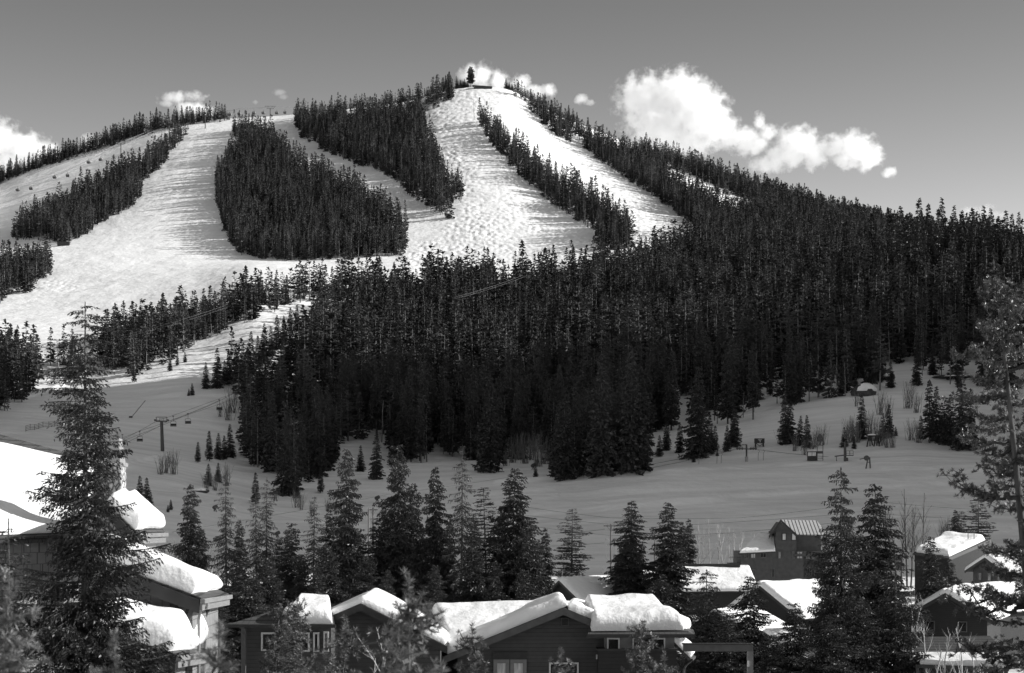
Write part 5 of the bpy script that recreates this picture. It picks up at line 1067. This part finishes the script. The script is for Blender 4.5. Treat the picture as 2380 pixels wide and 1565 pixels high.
# trestle
p = cast(2040, 1036); s = p.y/F; t = thing('trestle', 'old dark timber trestle loaded with snow among bare shrubs', 'trestle', p)
mb = MB(); mb.bar((-26*s, 0, 23*s), (14*s, 0, 22*s), 5*s, .5); mb.bar((10*s, 2, 24*s), (34*s, 3, 26*s), 9*s, 1.1); link('deck', mb.mesh('deck', M['wood']), t)
for x in (-18, -2, 10):
    for dx in (-10, 0, 9):
        mb = MB(); mb.bar(((x+dx)*s, dx*.1, -1.5), ((x+dx*.2)*s, 0, 23*s), .32); link('leg', mb.mesh('leg', M['wood']), t)
snowcap('snow_cap', t, 9*s, 24*s, 1.1, .8, .4).location.x = -14*s
# A-frame return station, loader
p = cast(2018, 1090); s = p.y/F; t = thing('a_frame', 'leaning steel A frame with pulley at the end of the drag lift', 'A-frame', p)
mb = MB(); mb.bar((-6*s, 0, -.5), (0, 0, 28*s), .34); mb.bar((5*s, 0, -.5), (3*s, 0, 26*s), .34); mb.bar((-2*s, 0, 14*s), (4*s, 0, 14*s), .2); link('frame', mb.mesh('frame', M['steel']), t)
mb = MB(); mb.bar((-20*s, 0, 21*s), (0, 0, 26*s), .3); mb.tube([(-4*s, -.2, 24*s), (-4*s, .2, 24*s)], .8, 12); link('pulley_arm', mb.mesh('pulley_arm', M['steel']), t)
p = cast(1964, 1072); s = p.y/F; t = thing('drive_station', 'drag lift drive post with railed platform and hanging wheel', 'lift station', p)
mb = MB(); mb.tube([(0, 0, -.5), (0, 0, 45*s)], .42, 8); mb.box((2*s, 0, 4*s), (9*s, 1.2, 8*s)); link('mast', mb.mesh('mast', M['steel']), t)
mb = MB(); mb.box((10*s, 0, 13*s), (18*s, 1.4, .25))
for x in (3, 11, 19): mb.bar((x*s, 0, 13*s), (x*s, 0, 24*s), .14)
mb.bar((3*s, 0, 24*s), (19*s, 0, 24*s), .14); mb.bar((3*s, 0, 18*s), (19*s, 0, 18*s), .1); link('platform', mb.mesh('platform', M['steel']), t)
mb = MB(); mb.bar((-24*s, 0, 11*s), (2*s, 0, 14*s), .4); mb.tube([(-20*s, 0, 10*s), (-20*s, 0, 2*s), (-16*s, 0, -6*s)], .12, 5); link('wheel_arm', mb.mesh('wheel_arm', M['steel']), t)
# snow guns
for (u, v, lb) in [(877, 1167, 'snow gun on the piste left of the tall rounded top spruce'), (645, 1250, 'snow gun half hidden by the thin twin spruces'), (500, 1190, 'snow gun low on the slope beside the leftmost thin spruce'), (1240, 1092, 'snow gun on the piste edge at the foot of the brush')]:
    p = cast(u, v); s = p.y/F; t = thing('snow_gun', lb, 'snow gun', p, .6)
    mb = MB(); mb.tube([(-5*s, 0, 8*s), (-2*s, 0, 10*s), (5*s, 0, 13*s)], [3.5*s, 4.5*s, 4*s], 12); link('barrel', mb.mesh('barrel', M['steel']), t)
    mb = MB()
    for a in (0, 2.1, 4.2): mb.bar((0, 0, 9*s), (math.cos(a)*5*s, math.sin(a)*5*s, -.2), .16)
    link('tripod', mb.mesh('tripod', M['steel']), t)
for (u, v, ln, lb) in [(305, 972, 33, 'slanting thin snow lance on the slope above the chairlift'), (1720, 925, 0, ''), (2715, 0, 0, '')][:1]:
    p = cast(u, v); s = p.y/F; mb = MB(); mb.tube([(0, 0, 0), (ln*s, 0, 40*s)], .12, 5); mb.box((-1*s, 0, .3), (1.2, .8, .6)); tag(link('snow_lance', mb.mesh('snow_lance', M['steel']), None, p), lb, 'snow lance')
p = cast(1706+12, 972); s = p.y/F; mb = MB(); mb.tube([(0, 0, 0), (14*s, 0, 16*s), (18*s, 0, 22*s)], .12, 5); mb.box((0, 0, .4), (1.4, .8, .8)); tag(link('snow_lance', mb.mesh('snow_lance', M['steel']), None, p), 'bent snow lance on the snow left of the hut clump', 'snow lance')
# boulders
def boulder(u, v, w, hgt, lb, seed):
    p = cast(u, v); s = p.y/F; r = np.random.default_rng(seed); t = thing('boulder', lb, 'boulder', p); V = []; Fs = []; n, m = 18, 9
    for j in range(m):
        a = -math.pi/2+j/(m-1)*math.pi
        for k in range(n):
            th = 2*math.pi*k/n; q = 1+.22*(vnoise(np.array(math.cos(th)*1.4+5+seed), np.array(math.sin(th)*1.4+a+5), seed)-.5)*2
            V.append((math.cos(a)*math.cos(th)*w/2*s*q, math.cos(a)*math.sin(th)*w*.35*s*q, hgt*.2*s+math.sin(a)*hgt*.5*s*q))
    for j in range(m-1):
        for k in range(n): Fs.append((j*n+k, j*n+(k+1) % n, (j+1)*n+(k+1) % n, (j+1)*n+k))
    mb = MB(); mb.add(V, Fs); link('rock', mb.mesh('rock', M['rock'], True), t); snowcap('snow_cap', t, w*.47*s, hgt*.26*s, 1, .74, 1.15*hgt/w)
boulder(2010, 919, 58, 36, 'large boulder wearing a round snow cap below the right forest', 3); boulder(2062, 882, 34, 22, 'smaller boulder in shade up slope of the large snow capped one', 4)
boulder(466, 1143, 40, 14, 'flat snow capped rock by the small conifers on the left slope', 5); boulder(1515, 928, 40, 20, 'snow capped rock at the forest edge left of the lone big conifer', 6); boulder(2215, 878, 90, 9, 'long low rock ledge topped with snow left of the pine', 8)
# summit hut, mast and lone pine
p = cast(1122, 207, 1500); p.z = float(zat(p.x, p.y)[0]); s = p.y/F; t = thing('summit_hut', 'long low dark hut on the bare summit', 'hut', p, .0)
mb = MB(); mb.box((0, 2, 3*s), (42*s, 4, 6*s)); link('wall', mb.mesh('wall', M['wood']), t)
mb = MB(); mb.prism([(-24*s, -.5, 7.4*s), (22*s, -.5, 4.6*s), (22*s, -.5, 5.6*s), (-24*s, -.5, 8.6*s)], (0, 6, 0)); link('roof', mb.mesh('roof', M['trim']), t)
p = ground_at(1103, p.y); mb = MB(); H = 44/F*p.y
for a in (0, 2.1, 4.2): mb.bar((math.cos(a)*.5, math.sin(a)*.5, -.3), (math.cos(a)*.12, math.sin(a)*.12, H), .12)
for k in range(12): z = H*k/12; mb.bar((.5*(1-k/13), 0, z), (-.3*(1-k/13), .4, z+H/24), .08)
tag(link('antenna_mast', mb.mesh('antenna_mast', M['pale_steel']), None, p), 'thin antenna mast beside the lone summit pine', 'mast')
g_ = ground_at(1094, 1700); H = 50/F*1700; q = two('summit_pine', conifer(77, H, 2.7, cb=.28, dz=.5, nb=6, step=.5, tl=1.2, tw=.4, droop=0, shape=.28, rag=.6, gap=.08, lat=.4, ls=.6), M['needles'], M['bark'])
t = thing('pine', 'lone tall ragged pine on the summit against a cloud', 'tree', g_); link('crown', q[0], t); link('trunk', q[1], t)
for i, (u, h_) in enumerate([(1062, 24), (1070, 20), (1080, 22), (1086, 16), (1044, 44), (1036, 38), (1030, 34), (1176, 26), (1183, 20), (1190, 17), (1076, 17)]):
    g_ = ground_at(u, 1694); conifer_thing('conifer', MID[i % 3], g_, h_/F*1694, 1.9, 20, MR[i % 3], 'small dark conifer on the skyline beside the summit', 'skyline conifers beside the summit')
p = cast(1645+0, 300); g_ = ground_at(2260-20, 0+1500)
# utility poles
def pole(u, vt, d, lb, arms=1, wide=16, tone=M['pole_wood'], tr=False):
    g_ = ground_at(u, d); H = P(u, vt, d).z-g_.z; s = d/F; t = thing('utility_pole', lb, 'utility pole', g_, .05)
    mb = MB(); mb.tube([(0, 0, -.5), (0, 0, H)], [.2, .14], 8); link('post', mb.mesh('post', tone), t)
    for k in range(arms):
        mb = MB(); z = H-.35-k*1.5; mb.box((0, -.14, z), (2*wide*s, .14, .2)); mb.bar((-wide*.6*s, -.14, z), (0, -.14, z-1.), .05); mb.bar((wide*.6*s, -.14, z), (0, -.14, z-1.), .05); link('crossarm', mb.mesh('crossarm', tone), t)
        for x in (-.9, -.45, .45, .9):
            mb = MB(); mb.tube([(x*wide*s, -.14, z+.1), (x*wide*s, -.14, z+.35)], .05, 6); link('insulator', mb.mesh('insulator', M['pale_steel']), t)
    if tr:
        mb = MB()
        for x in (-.4, .4): mb.tube([(x, -.2, H-3.4), (x*2, -.2, H-3.9), (x*2, -.2, H-6), (x*.4, -.15, H-7)], .035, 5)
        for x in (-.9, -.5, .5, .9): mb.tube([(x, -.2, H-3.), (x, -.2, H-2.5)], .06, 6)
        link('fittings', mb.mesh('fittings', M['pale_steel']), t)
pole(1420, 1218, 330, 'cross armed utility pole between bushy pine and spruce', 1, 17, tr=True); pole(1522, 1258, 318, 'plain utility pole without arms half hidden by a spruce', 0)
pole(867, 1180, 305, 'utility pole with cross arms, right one of two behind the spruces', 3, 11); pole(857, 1184, 300, 'bare utility pole, left one of two behind the spruces', 0)
for k, pts in enumerate([[(1180, 1172, 345), (1420, 1204, 345), (1720, 1204, 345), (1985, 1172, 345)], [(1190, 1194, 345), (1500, 1226, 345), (1985, 1193, 345)], [(1180, 1215, 345), (1420, 1245, 345), (1680, 1240, 345), (1985, 1210, 345)],
                         [(2040, 1166, 345), (2280, 1185, 345)], [(2040, 1194, 345), (2280, 1207, 345)], [(1290, 1240, 330), (1406, 1230, 330)], [(400, 1237, 340), (900, 1150, 480), (1180, 1110, 520)], [(1240, 1270, 335), (1405, 1262, 335)]]):
    wire('power_line', [P(*q) for q in pts], .028, M['dark_cable'], ['topmost wire sagging across the open piste', 'second wire sagging across the open piste', 'third wire across the open piste above the brown house', 'upper wire right of the tallest spruce', 'lower wire right of the tallest spruce', 'short wire reaching the cross armed pole from the left', 'long wire climbing from the left eaves to the piste crest', 'low faint wire left of the cross armed pole'][k], 'wire', sag=.15)
# net fences
def fence(pts, lb, hgt=1.6):
    P_ = [cast(u, v) for u, v in pts]; o = P_[0].copy(); t = thing('net_fence', lb, 'fence', o); nb = MB()
    for a, b in zip(P_, P_[1:]):
        n = max(2, int((b-a).length/5))
        for k in range(n):
            q = a.lerp(b, k/n); q.z = float(zat(q.x, q.y)[0]); q2 = a.lerp(b, (k+1)/n); q2.z = float(zat(q2.x, q2.y)[0])
            mb = MB(); mb.bar(q-o, q-o+Vector((0, 0, hgt)), .12); link('post', mb.mesh('post', M['steel']), t)
            for z in (.15, .4, .65, .9): nb.bar(q-o+Vector((0, 0, hgt*z)), q2-o+Vector((0, 0, hgt*z)), .05, .12)
    link('netting', nb.mesh('netting', M['wood']), t)
fence([(118, 822), (150, 806), (180, 793), (192, 790)], 'dark net fence under the big spruce top on the left run'); fence([(60, 412), (160, 376), (250, 349), (330, 322), (420, 300)], 'long dark fence under the left skyline trees', 2.2)
fence([(60, 1003), (100, 995), (140, 990), (170, 985)], 'thin net fence on the slope above the left house roof', 2.)
fence([(640, 752), (665, 744), (700, 735)], 'net fence on the lip of the sunlit roll by the forest', 2.)
# two skiers far off on the sunlit strip
def skier(u, v, lb, sw):
    p = cast(u, v); me = bpy.data.meshes.new('body'); J = [(0, 0, .95), (0, 0, 1.2), (0, .02, 1.45), (0, .02, 1.58), (0, 0, 1.72), (.2, 0, 1.42), (.3, -.15, 1.15), (.25, -.35, 1.0), (-.2, 0, 1.42), (-.3, -.15, 1.15), (-.25, -.35, 1.), (.11, 0, .9), (.13, -.1, .5), (.13, .02, .08), (-.11, 0, .9), (-.13, -.1+sw, .5), (-.13, .02+sw, .08)]
    E = [(0, 1), (1, 2), (2, 3), (3, 4), (2, 5), (5, 6), (6, 7), (2, 8), (8, 9), (9, 10), (0, 11), (11, 12), (12, 13), (0, 14), (14, 15), (15, 16)]
    me.from_pydata(J, E, []); me.materials.append(M['cloth']); t = thing('person', lb, 'person', p, .4); t.scale = (1.25, 1.25, 1.25); o = link('body', me, t)
    md = o.modifiers.new('skin', 'SKIN'); R = [.17, .18, .19, .07, .12, .09, .07, .05, .09, .07, .05, .12, .09, .07, .12, .09, .07]
    for k, q in enumerate(me.skin_vertices[0].data): q.radius = (R[k], R[k]*.85)
    me.skin_vertices[0].data[0].use_root = True; o.modifiers.new('sub', 'SUBSURF').render_levels = 1
    for x in (-.13, .13):
        mb = MB(); mb.box((x, -.05, .03), (.1, 1.7, .03)); link('ski', mb.mesh('ski', M['steel']), t)
        mb = MB(); mb.bar((x*2.2, -.35, 1.), (x*3, -.2, 0), .03); link('ski_pole', mb.mesh('ski_pole', M['steel']), t)
skier(252, 858, 'left one of two tiny skiers in dark clothes on the sunlit strip', .1); skier(257, 857, 'right one of two tiny skiers in dark clothes on the sunlit strip', -.1)
# snowmaking shack by the left forest strip
p = cast(148, 571); s = p.y/F; t = thing('timber_shed', 'low timber shed at the foot of the left forest strip', 'shed', p); mb = MB(); mb.box((0, 0, 4*s), (28*s, 3, 9*s)); link('wall', mb.mesh('wall', M['wood']), t); mb = MB(); mb.prism([(-15*s, -2, 8.5*s), (15*s, -2, 7.5*s), (15*s, -2, 8.4*s), (-15*s, -2, 9.4*s)], (0, 4, 0)); link('roof', mb.mesh('roof', M['trim']), t)
# ------------------------------------------------------------------ clouds: bounded volumes far behind the mountain
def cloud(name, label, blobs, d, seed, dens=.03, soft=.85):
    """blobs: (u, v, half width, half height) in photo pixels; one lumpy hull holding a noisy volume"""
    s = d/F; c = P(sum(b[0] for b in blobs)/len(blobs), sum(b[1] for b in blobs)/len(blobs), d)
    mb = MB(); E = []
    for (u, v, a, b) in blobs:
        q = P(u, v, d)-c; dy = min(a, b)*.9*s; E.append((q, (a*s, dy, b*s)))
        n, m = 20, 12; V = []; Fs = []
        for j in range(m+1):
            th = -math.pi/2+math.pi*j/m
            for k in range(n): V.append(q+Vector((math.cos(th)*math.cos(6.2832*k/n)*a*s*1.3, math.cos(th)*math.sin(6.2832*k/n)*dy*1.3, math.sin(th)*b*s*1.3)))
        for j in range(m):
            for k in range(n): Fs.append((j*n+k, j*n+(k+1) % n, (j+1)*n+(k+1) % n, (j+1)*n+k))
        mb.add(V, Fs)
    m = bpy.data.materials.new(name+'_vapour'); m.use_nodes = True; N = m.node_tree.nodes; L = m.node_tree.links; N.remove(N['Principled BSDF'])
    out = N['Material Output']; vol = N.new('ShaderNodeVolumePrincipled'); L.new(vol.outputs[0], out.inputs['Volume']); vol.inputs['Color'].default_value = (1, 1, 1, 1); vol.inputs['Anisotropy'].default_value = .0
    tc = N.new('ShaderNodeTexCoord'); best = None
    nz0 = N.new('ShaderNodeTexNoise'); nz0.inputs['Scale'].default_value = 1/(24*s); nz0.inputs['Detail'].default_value = 7; nz0.inputs['Roughness'].default_value = .62
    of = N.new('ShaderNodeVectorMath'); of.operation = 'ADD'; of.inputs[1].default_value = (seed*37., seed*11., 0); L.new(tc.outputs['Object'], of.inputs[0]); L.new(of.outputs[0], nz0.inputs['Vector'])
    for q, e in E:
        a = N.new('ShaderNodeVectorMath'); a.operation = 'SUBTRACT'; L.new(tc.outputs['Object'], a.inputs[0]); a.inputs[1].default_value = q
        b = N.new('ShaderNodeVectorMath'); b.operation = 'DIVIDE'; L.new(a.outputs[0], b.inputs[0]); b.inputs[1].default_value = e
        l = N.new('ShaderNodeVectorMath'); l.operation = 'LENGTH'; L.new(b.outputs[0], l.inputs[0]); o = l.outputs['Value']
        if best is None: best = o
        else:
            mn = N.new('ShaderNodeMath'); mn.operation = 'SMOOTH_MIN'; L.new(best, mn.inputs[0]); L.new(o, mn.inputs[1]); mn.inputs[2].default_value = .12; best = mn.outputs[0]
    # density = step(1 - distance + noise)
    k1 = N.new('ShaderNodeMath'); k1.operation = 'MULTIPLY_ADD'; L.new(nz0.outputs['Fac'], k1.inputs[0]); k1.inputs[1].default_value = 2.4; k1.inputs[2].default_value = -.12
    k2 = N.new('ShaderNodeMath'); k2.operation = 'SUBTRACT'; L.new(k1.outputs[0], k2.inputs[0]); L.new(best, k2.inputs[1])
    mr = N.new('ShaderNodeMapRange'); mr.interpolation_type = 'SMOOTHSTEP'; mr.inputs['From Min'].default_value = 0; mr.inputs['From Max'].default_value = soft; mr.inputs['To Max'].default_value = dens; L.new(k2.outputs[0], mr.inputs['Value'])
    L.new(mr.outputs[0], vol.inputs['Density'])
    me = mb.mesh(name, m, True); o = link(name, me, None, c)
    rm = o.modifiers.new('union', 'REMESH'); rm.mode = 'VOXEL'; rm.voxel_size = 7*s
    m.cycles.volume_step_rate = .35 if hasattr(m.cycles, 'volume_step_rate') else 1
    return tag(o, label, 'cloud')
CL = [('cloud', 'soft white cloud cut by the left edge of the sky', [(-10, 330, 70, 50), (50, 345, 60, 40), (100, 350, 45, 30), (-40, 300, 60, 40), (30, 375, 70, 35)]),
      ('cloud', 'small low cloud rising behind the left skyline trees', [(205, 326, 24, 15), (225, 335, 26, 13)]),
      ('cloud', 'ragged white cloud above the left gondola towers', [(405, 228, 38, 16), (448, 226, 34, 15), (440, 252, 42, 20), (480, 262, 32, 16), (385, 240, 26, 9)]),
      ('cloud', 'bright cloud standing behind the summit pine', [(1112, 175, 44, 32), (1160, 190, 40, 26), (1205, 195, 34, 24), (1245, 212, 36, 20), (1275, 212, 18, 18)]),
      ('cloud', 'small cloud puff behind the sparse right crest trees', [(1352, 232, 20, 13), (1372, 238, 14, 10)]),
      ('cloud', 'largest billowing cloud on the right of the summit', [(1510, 235, 80, 62), (1575, 225, 82, 62), (1620, 260, 75, 66), (1540, 290, 90, 60), (1480, 225, 52, 40), (1660, 300, 55, 48), (1600, 330, 70, 40)]),
      ('cloud', 'ragged cloud trailing right from the largest one', [(1764, 282, 17, 21), (1784, 308, 28, 22), (1730, 325, 50, 34), (1745, 335, 52, 30), (1700, 320, 40, 30), (1855, 335, 58, 42), (1830, 360, 60, 34), (1790, 380, 52, 26), (1890, 360, 36, 36)]),
      ('cloud', 'round white cloud at the right end of the trail', [(1985, 348, 58, 42), (1945, 340, 36, 30), (2015, 362, 40, 36), (1965, 372, 44, 24)]),
      ('cloud', 'little detached cloud tuft at the far right of the trail', [(2068, 401, 20, 15)]),
      ('cloud', 'low faint cloud behind the right hand treetops', [(2250, 492, 26, 14), (2285, 490, 34, 16), (2320, 500, 26, 12)]),
      ('cloud', 'faint wisp of cloud over the bare left crest', [(594, 238, 9, 6)]),
      ('cloud', 'thin cloud shreds over the gondola towers on the crest', [(648, 215, 16, 9), (660, 226, 12, 7)])]
for i, (n, lb, bl) in enumerate(CL): cloud(n, lb, bl, 5200, i+1, dens=.045 if i not in (9, 10, 11) else .012)
SC.cycles.volume_bounces = 8; SC.cycles.volume_step_rate = 1.; SC.cycles.volume_max_steps = 256
# ------------------------------------------------------------------ light, sky, camera
SUN_AZ, SUN_EL = math.radians(88), math.radians(24)      # to the right of the view and a little behind the mountain
sd = bpy.data.lights.new('sun', 'SUN'); sd.energy = 2.35; sd.angle = math.radians(.53); sd.color = (1, .995, .985)
so = bpy.data.objects.new('sun', sd); COL.objects.link(so)
S = Vector((math.sin(SUN_AZ)*math.cos(SUN_EL), math.cos(SUN_AZ)*math.cos(SUN_EL), math.sin(SUN_EL)))
so.rotation_euler = S.to_track_quat('Z', 'Y').to_euler(); so.location = (60, -20, 80)
w = bpy.data.worlds.new('World'); SC.world = w; w.use_nodes = True
N = w.node_tree.nodes; L = w.node_tree.links
bg = N['Background']; sky = N.new('ShaderNodeTexSky'); sky.sky_type = 'NISHITA'; sky.sun_disc = False
sky.sun_elevation = SUN_EL; sky.sun_rotation = SUN_AZ; sky.altitude = 2800; sky.air_density = 1.; sky.dust_density = .6; sky.ozone_density = 1.
sp = N.new('ShaderNodeSeparateColor'); L.new(sky.outputs[0], sp.inputs[0])
a1 = N.new('ShaderNodeMath'); a1.operation = 'MULTIPLY'; L.new(sp.outputs[0], a1.inputs[0]); a1.inputs[1].default_value = .9
a2 = N.new('ShaderNodeMath'); a2.operation = 'MULTIPLY_ADD'; L.new(sp.outputs[1], a2.inputs[0]); a2.inputs[1].default_value = .1; L.new(a1.outputs[0], a2.inputs[2])
pw = N.new('ShaderNodeMath'); pw.operation = 'POWER'; L.new(a2.outputs[0], pw.inputs[0]); pw.inputs[1].default_value = 1.5   # red filtered film: contrasty sky
kk = N.new('ShaderNodeMath'); kk.operation = 'MULTIPLY'; L.new(pw.outputs[0], kk.inputs[0]); kk.inputs[1].default_value = .54; a2 = kk
tg = N.new('ShaderNodeTexCoord'); sz = N.new('ShaderNodeSeparateXYZ'); L.new(tg.outputs['Generated'], sz.inputs[0])     # sky above the frame brightened, added fill for shaded snow
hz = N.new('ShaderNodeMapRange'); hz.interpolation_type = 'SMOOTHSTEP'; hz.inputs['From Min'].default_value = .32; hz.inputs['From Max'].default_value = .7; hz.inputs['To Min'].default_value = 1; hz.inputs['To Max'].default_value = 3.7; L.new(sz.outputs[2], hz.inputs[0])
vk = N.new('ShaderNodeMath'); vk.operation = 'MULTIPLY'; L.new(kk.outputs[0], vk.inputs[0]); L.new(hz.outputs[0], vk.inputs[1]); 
lo = N.new('ShaderNodeMapRange'); lo.interpolation_type = 'SMOOTHSTEP'; lo.inputs['From Min'].default_value = .1; lo.inputs['From Max'].default_value = .3; lo.inputs['To Min'].default_value = 1; lo.inputs['To Max'].default_value = .72; L.new(sz.outputs[2], lo.inputs[0])
v2 = N.new('ShaderNodeMath'); v2.operation = 'MULTIPLY'; L.new(vk.outputs[0], v2.inputs[0]); L.new(lo.outputs[0], v2.inputs[1]); a2 = v2
cc = N.new('ShaderNodeCombineColor')
for k in range(3): L.new(a2.outputs[0], cc.inputs[k])
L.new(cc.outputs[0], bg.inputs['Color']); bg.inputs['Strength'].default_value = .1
cd = bpy.data.cameras.new('camera'); cam = bpy.data.objects.new('camera', cd); COL.objects.link(cam)
cam.location = (0, 0, CZ); cam.rotation_euler = (math.radians(90), 0, 0)
cd.sensor_width = 36; cd.lens = F/2380*36; cd.shift_y = (VH-782.5)/2380; cd.clip_start = .5; cd.clip_end = 30000
cd.dof.use_dof = True; cd.dof.focus_distance = 400; cd.dof.aperture_fstop = 4.5
SC.camera = cam
SC.view_settings.view_transform = 'Standard'; SC.view_settings.look = 'None'; SC.view_settings.exposure = 1.5; SC.view_settings.gamma = 1
SC.cycles.use_denoising = True
SC.cycles.max_bounces = 6; SC.cycles.diffuse_bounces = 3; SC.cycles.transparent_max_bounces = 8
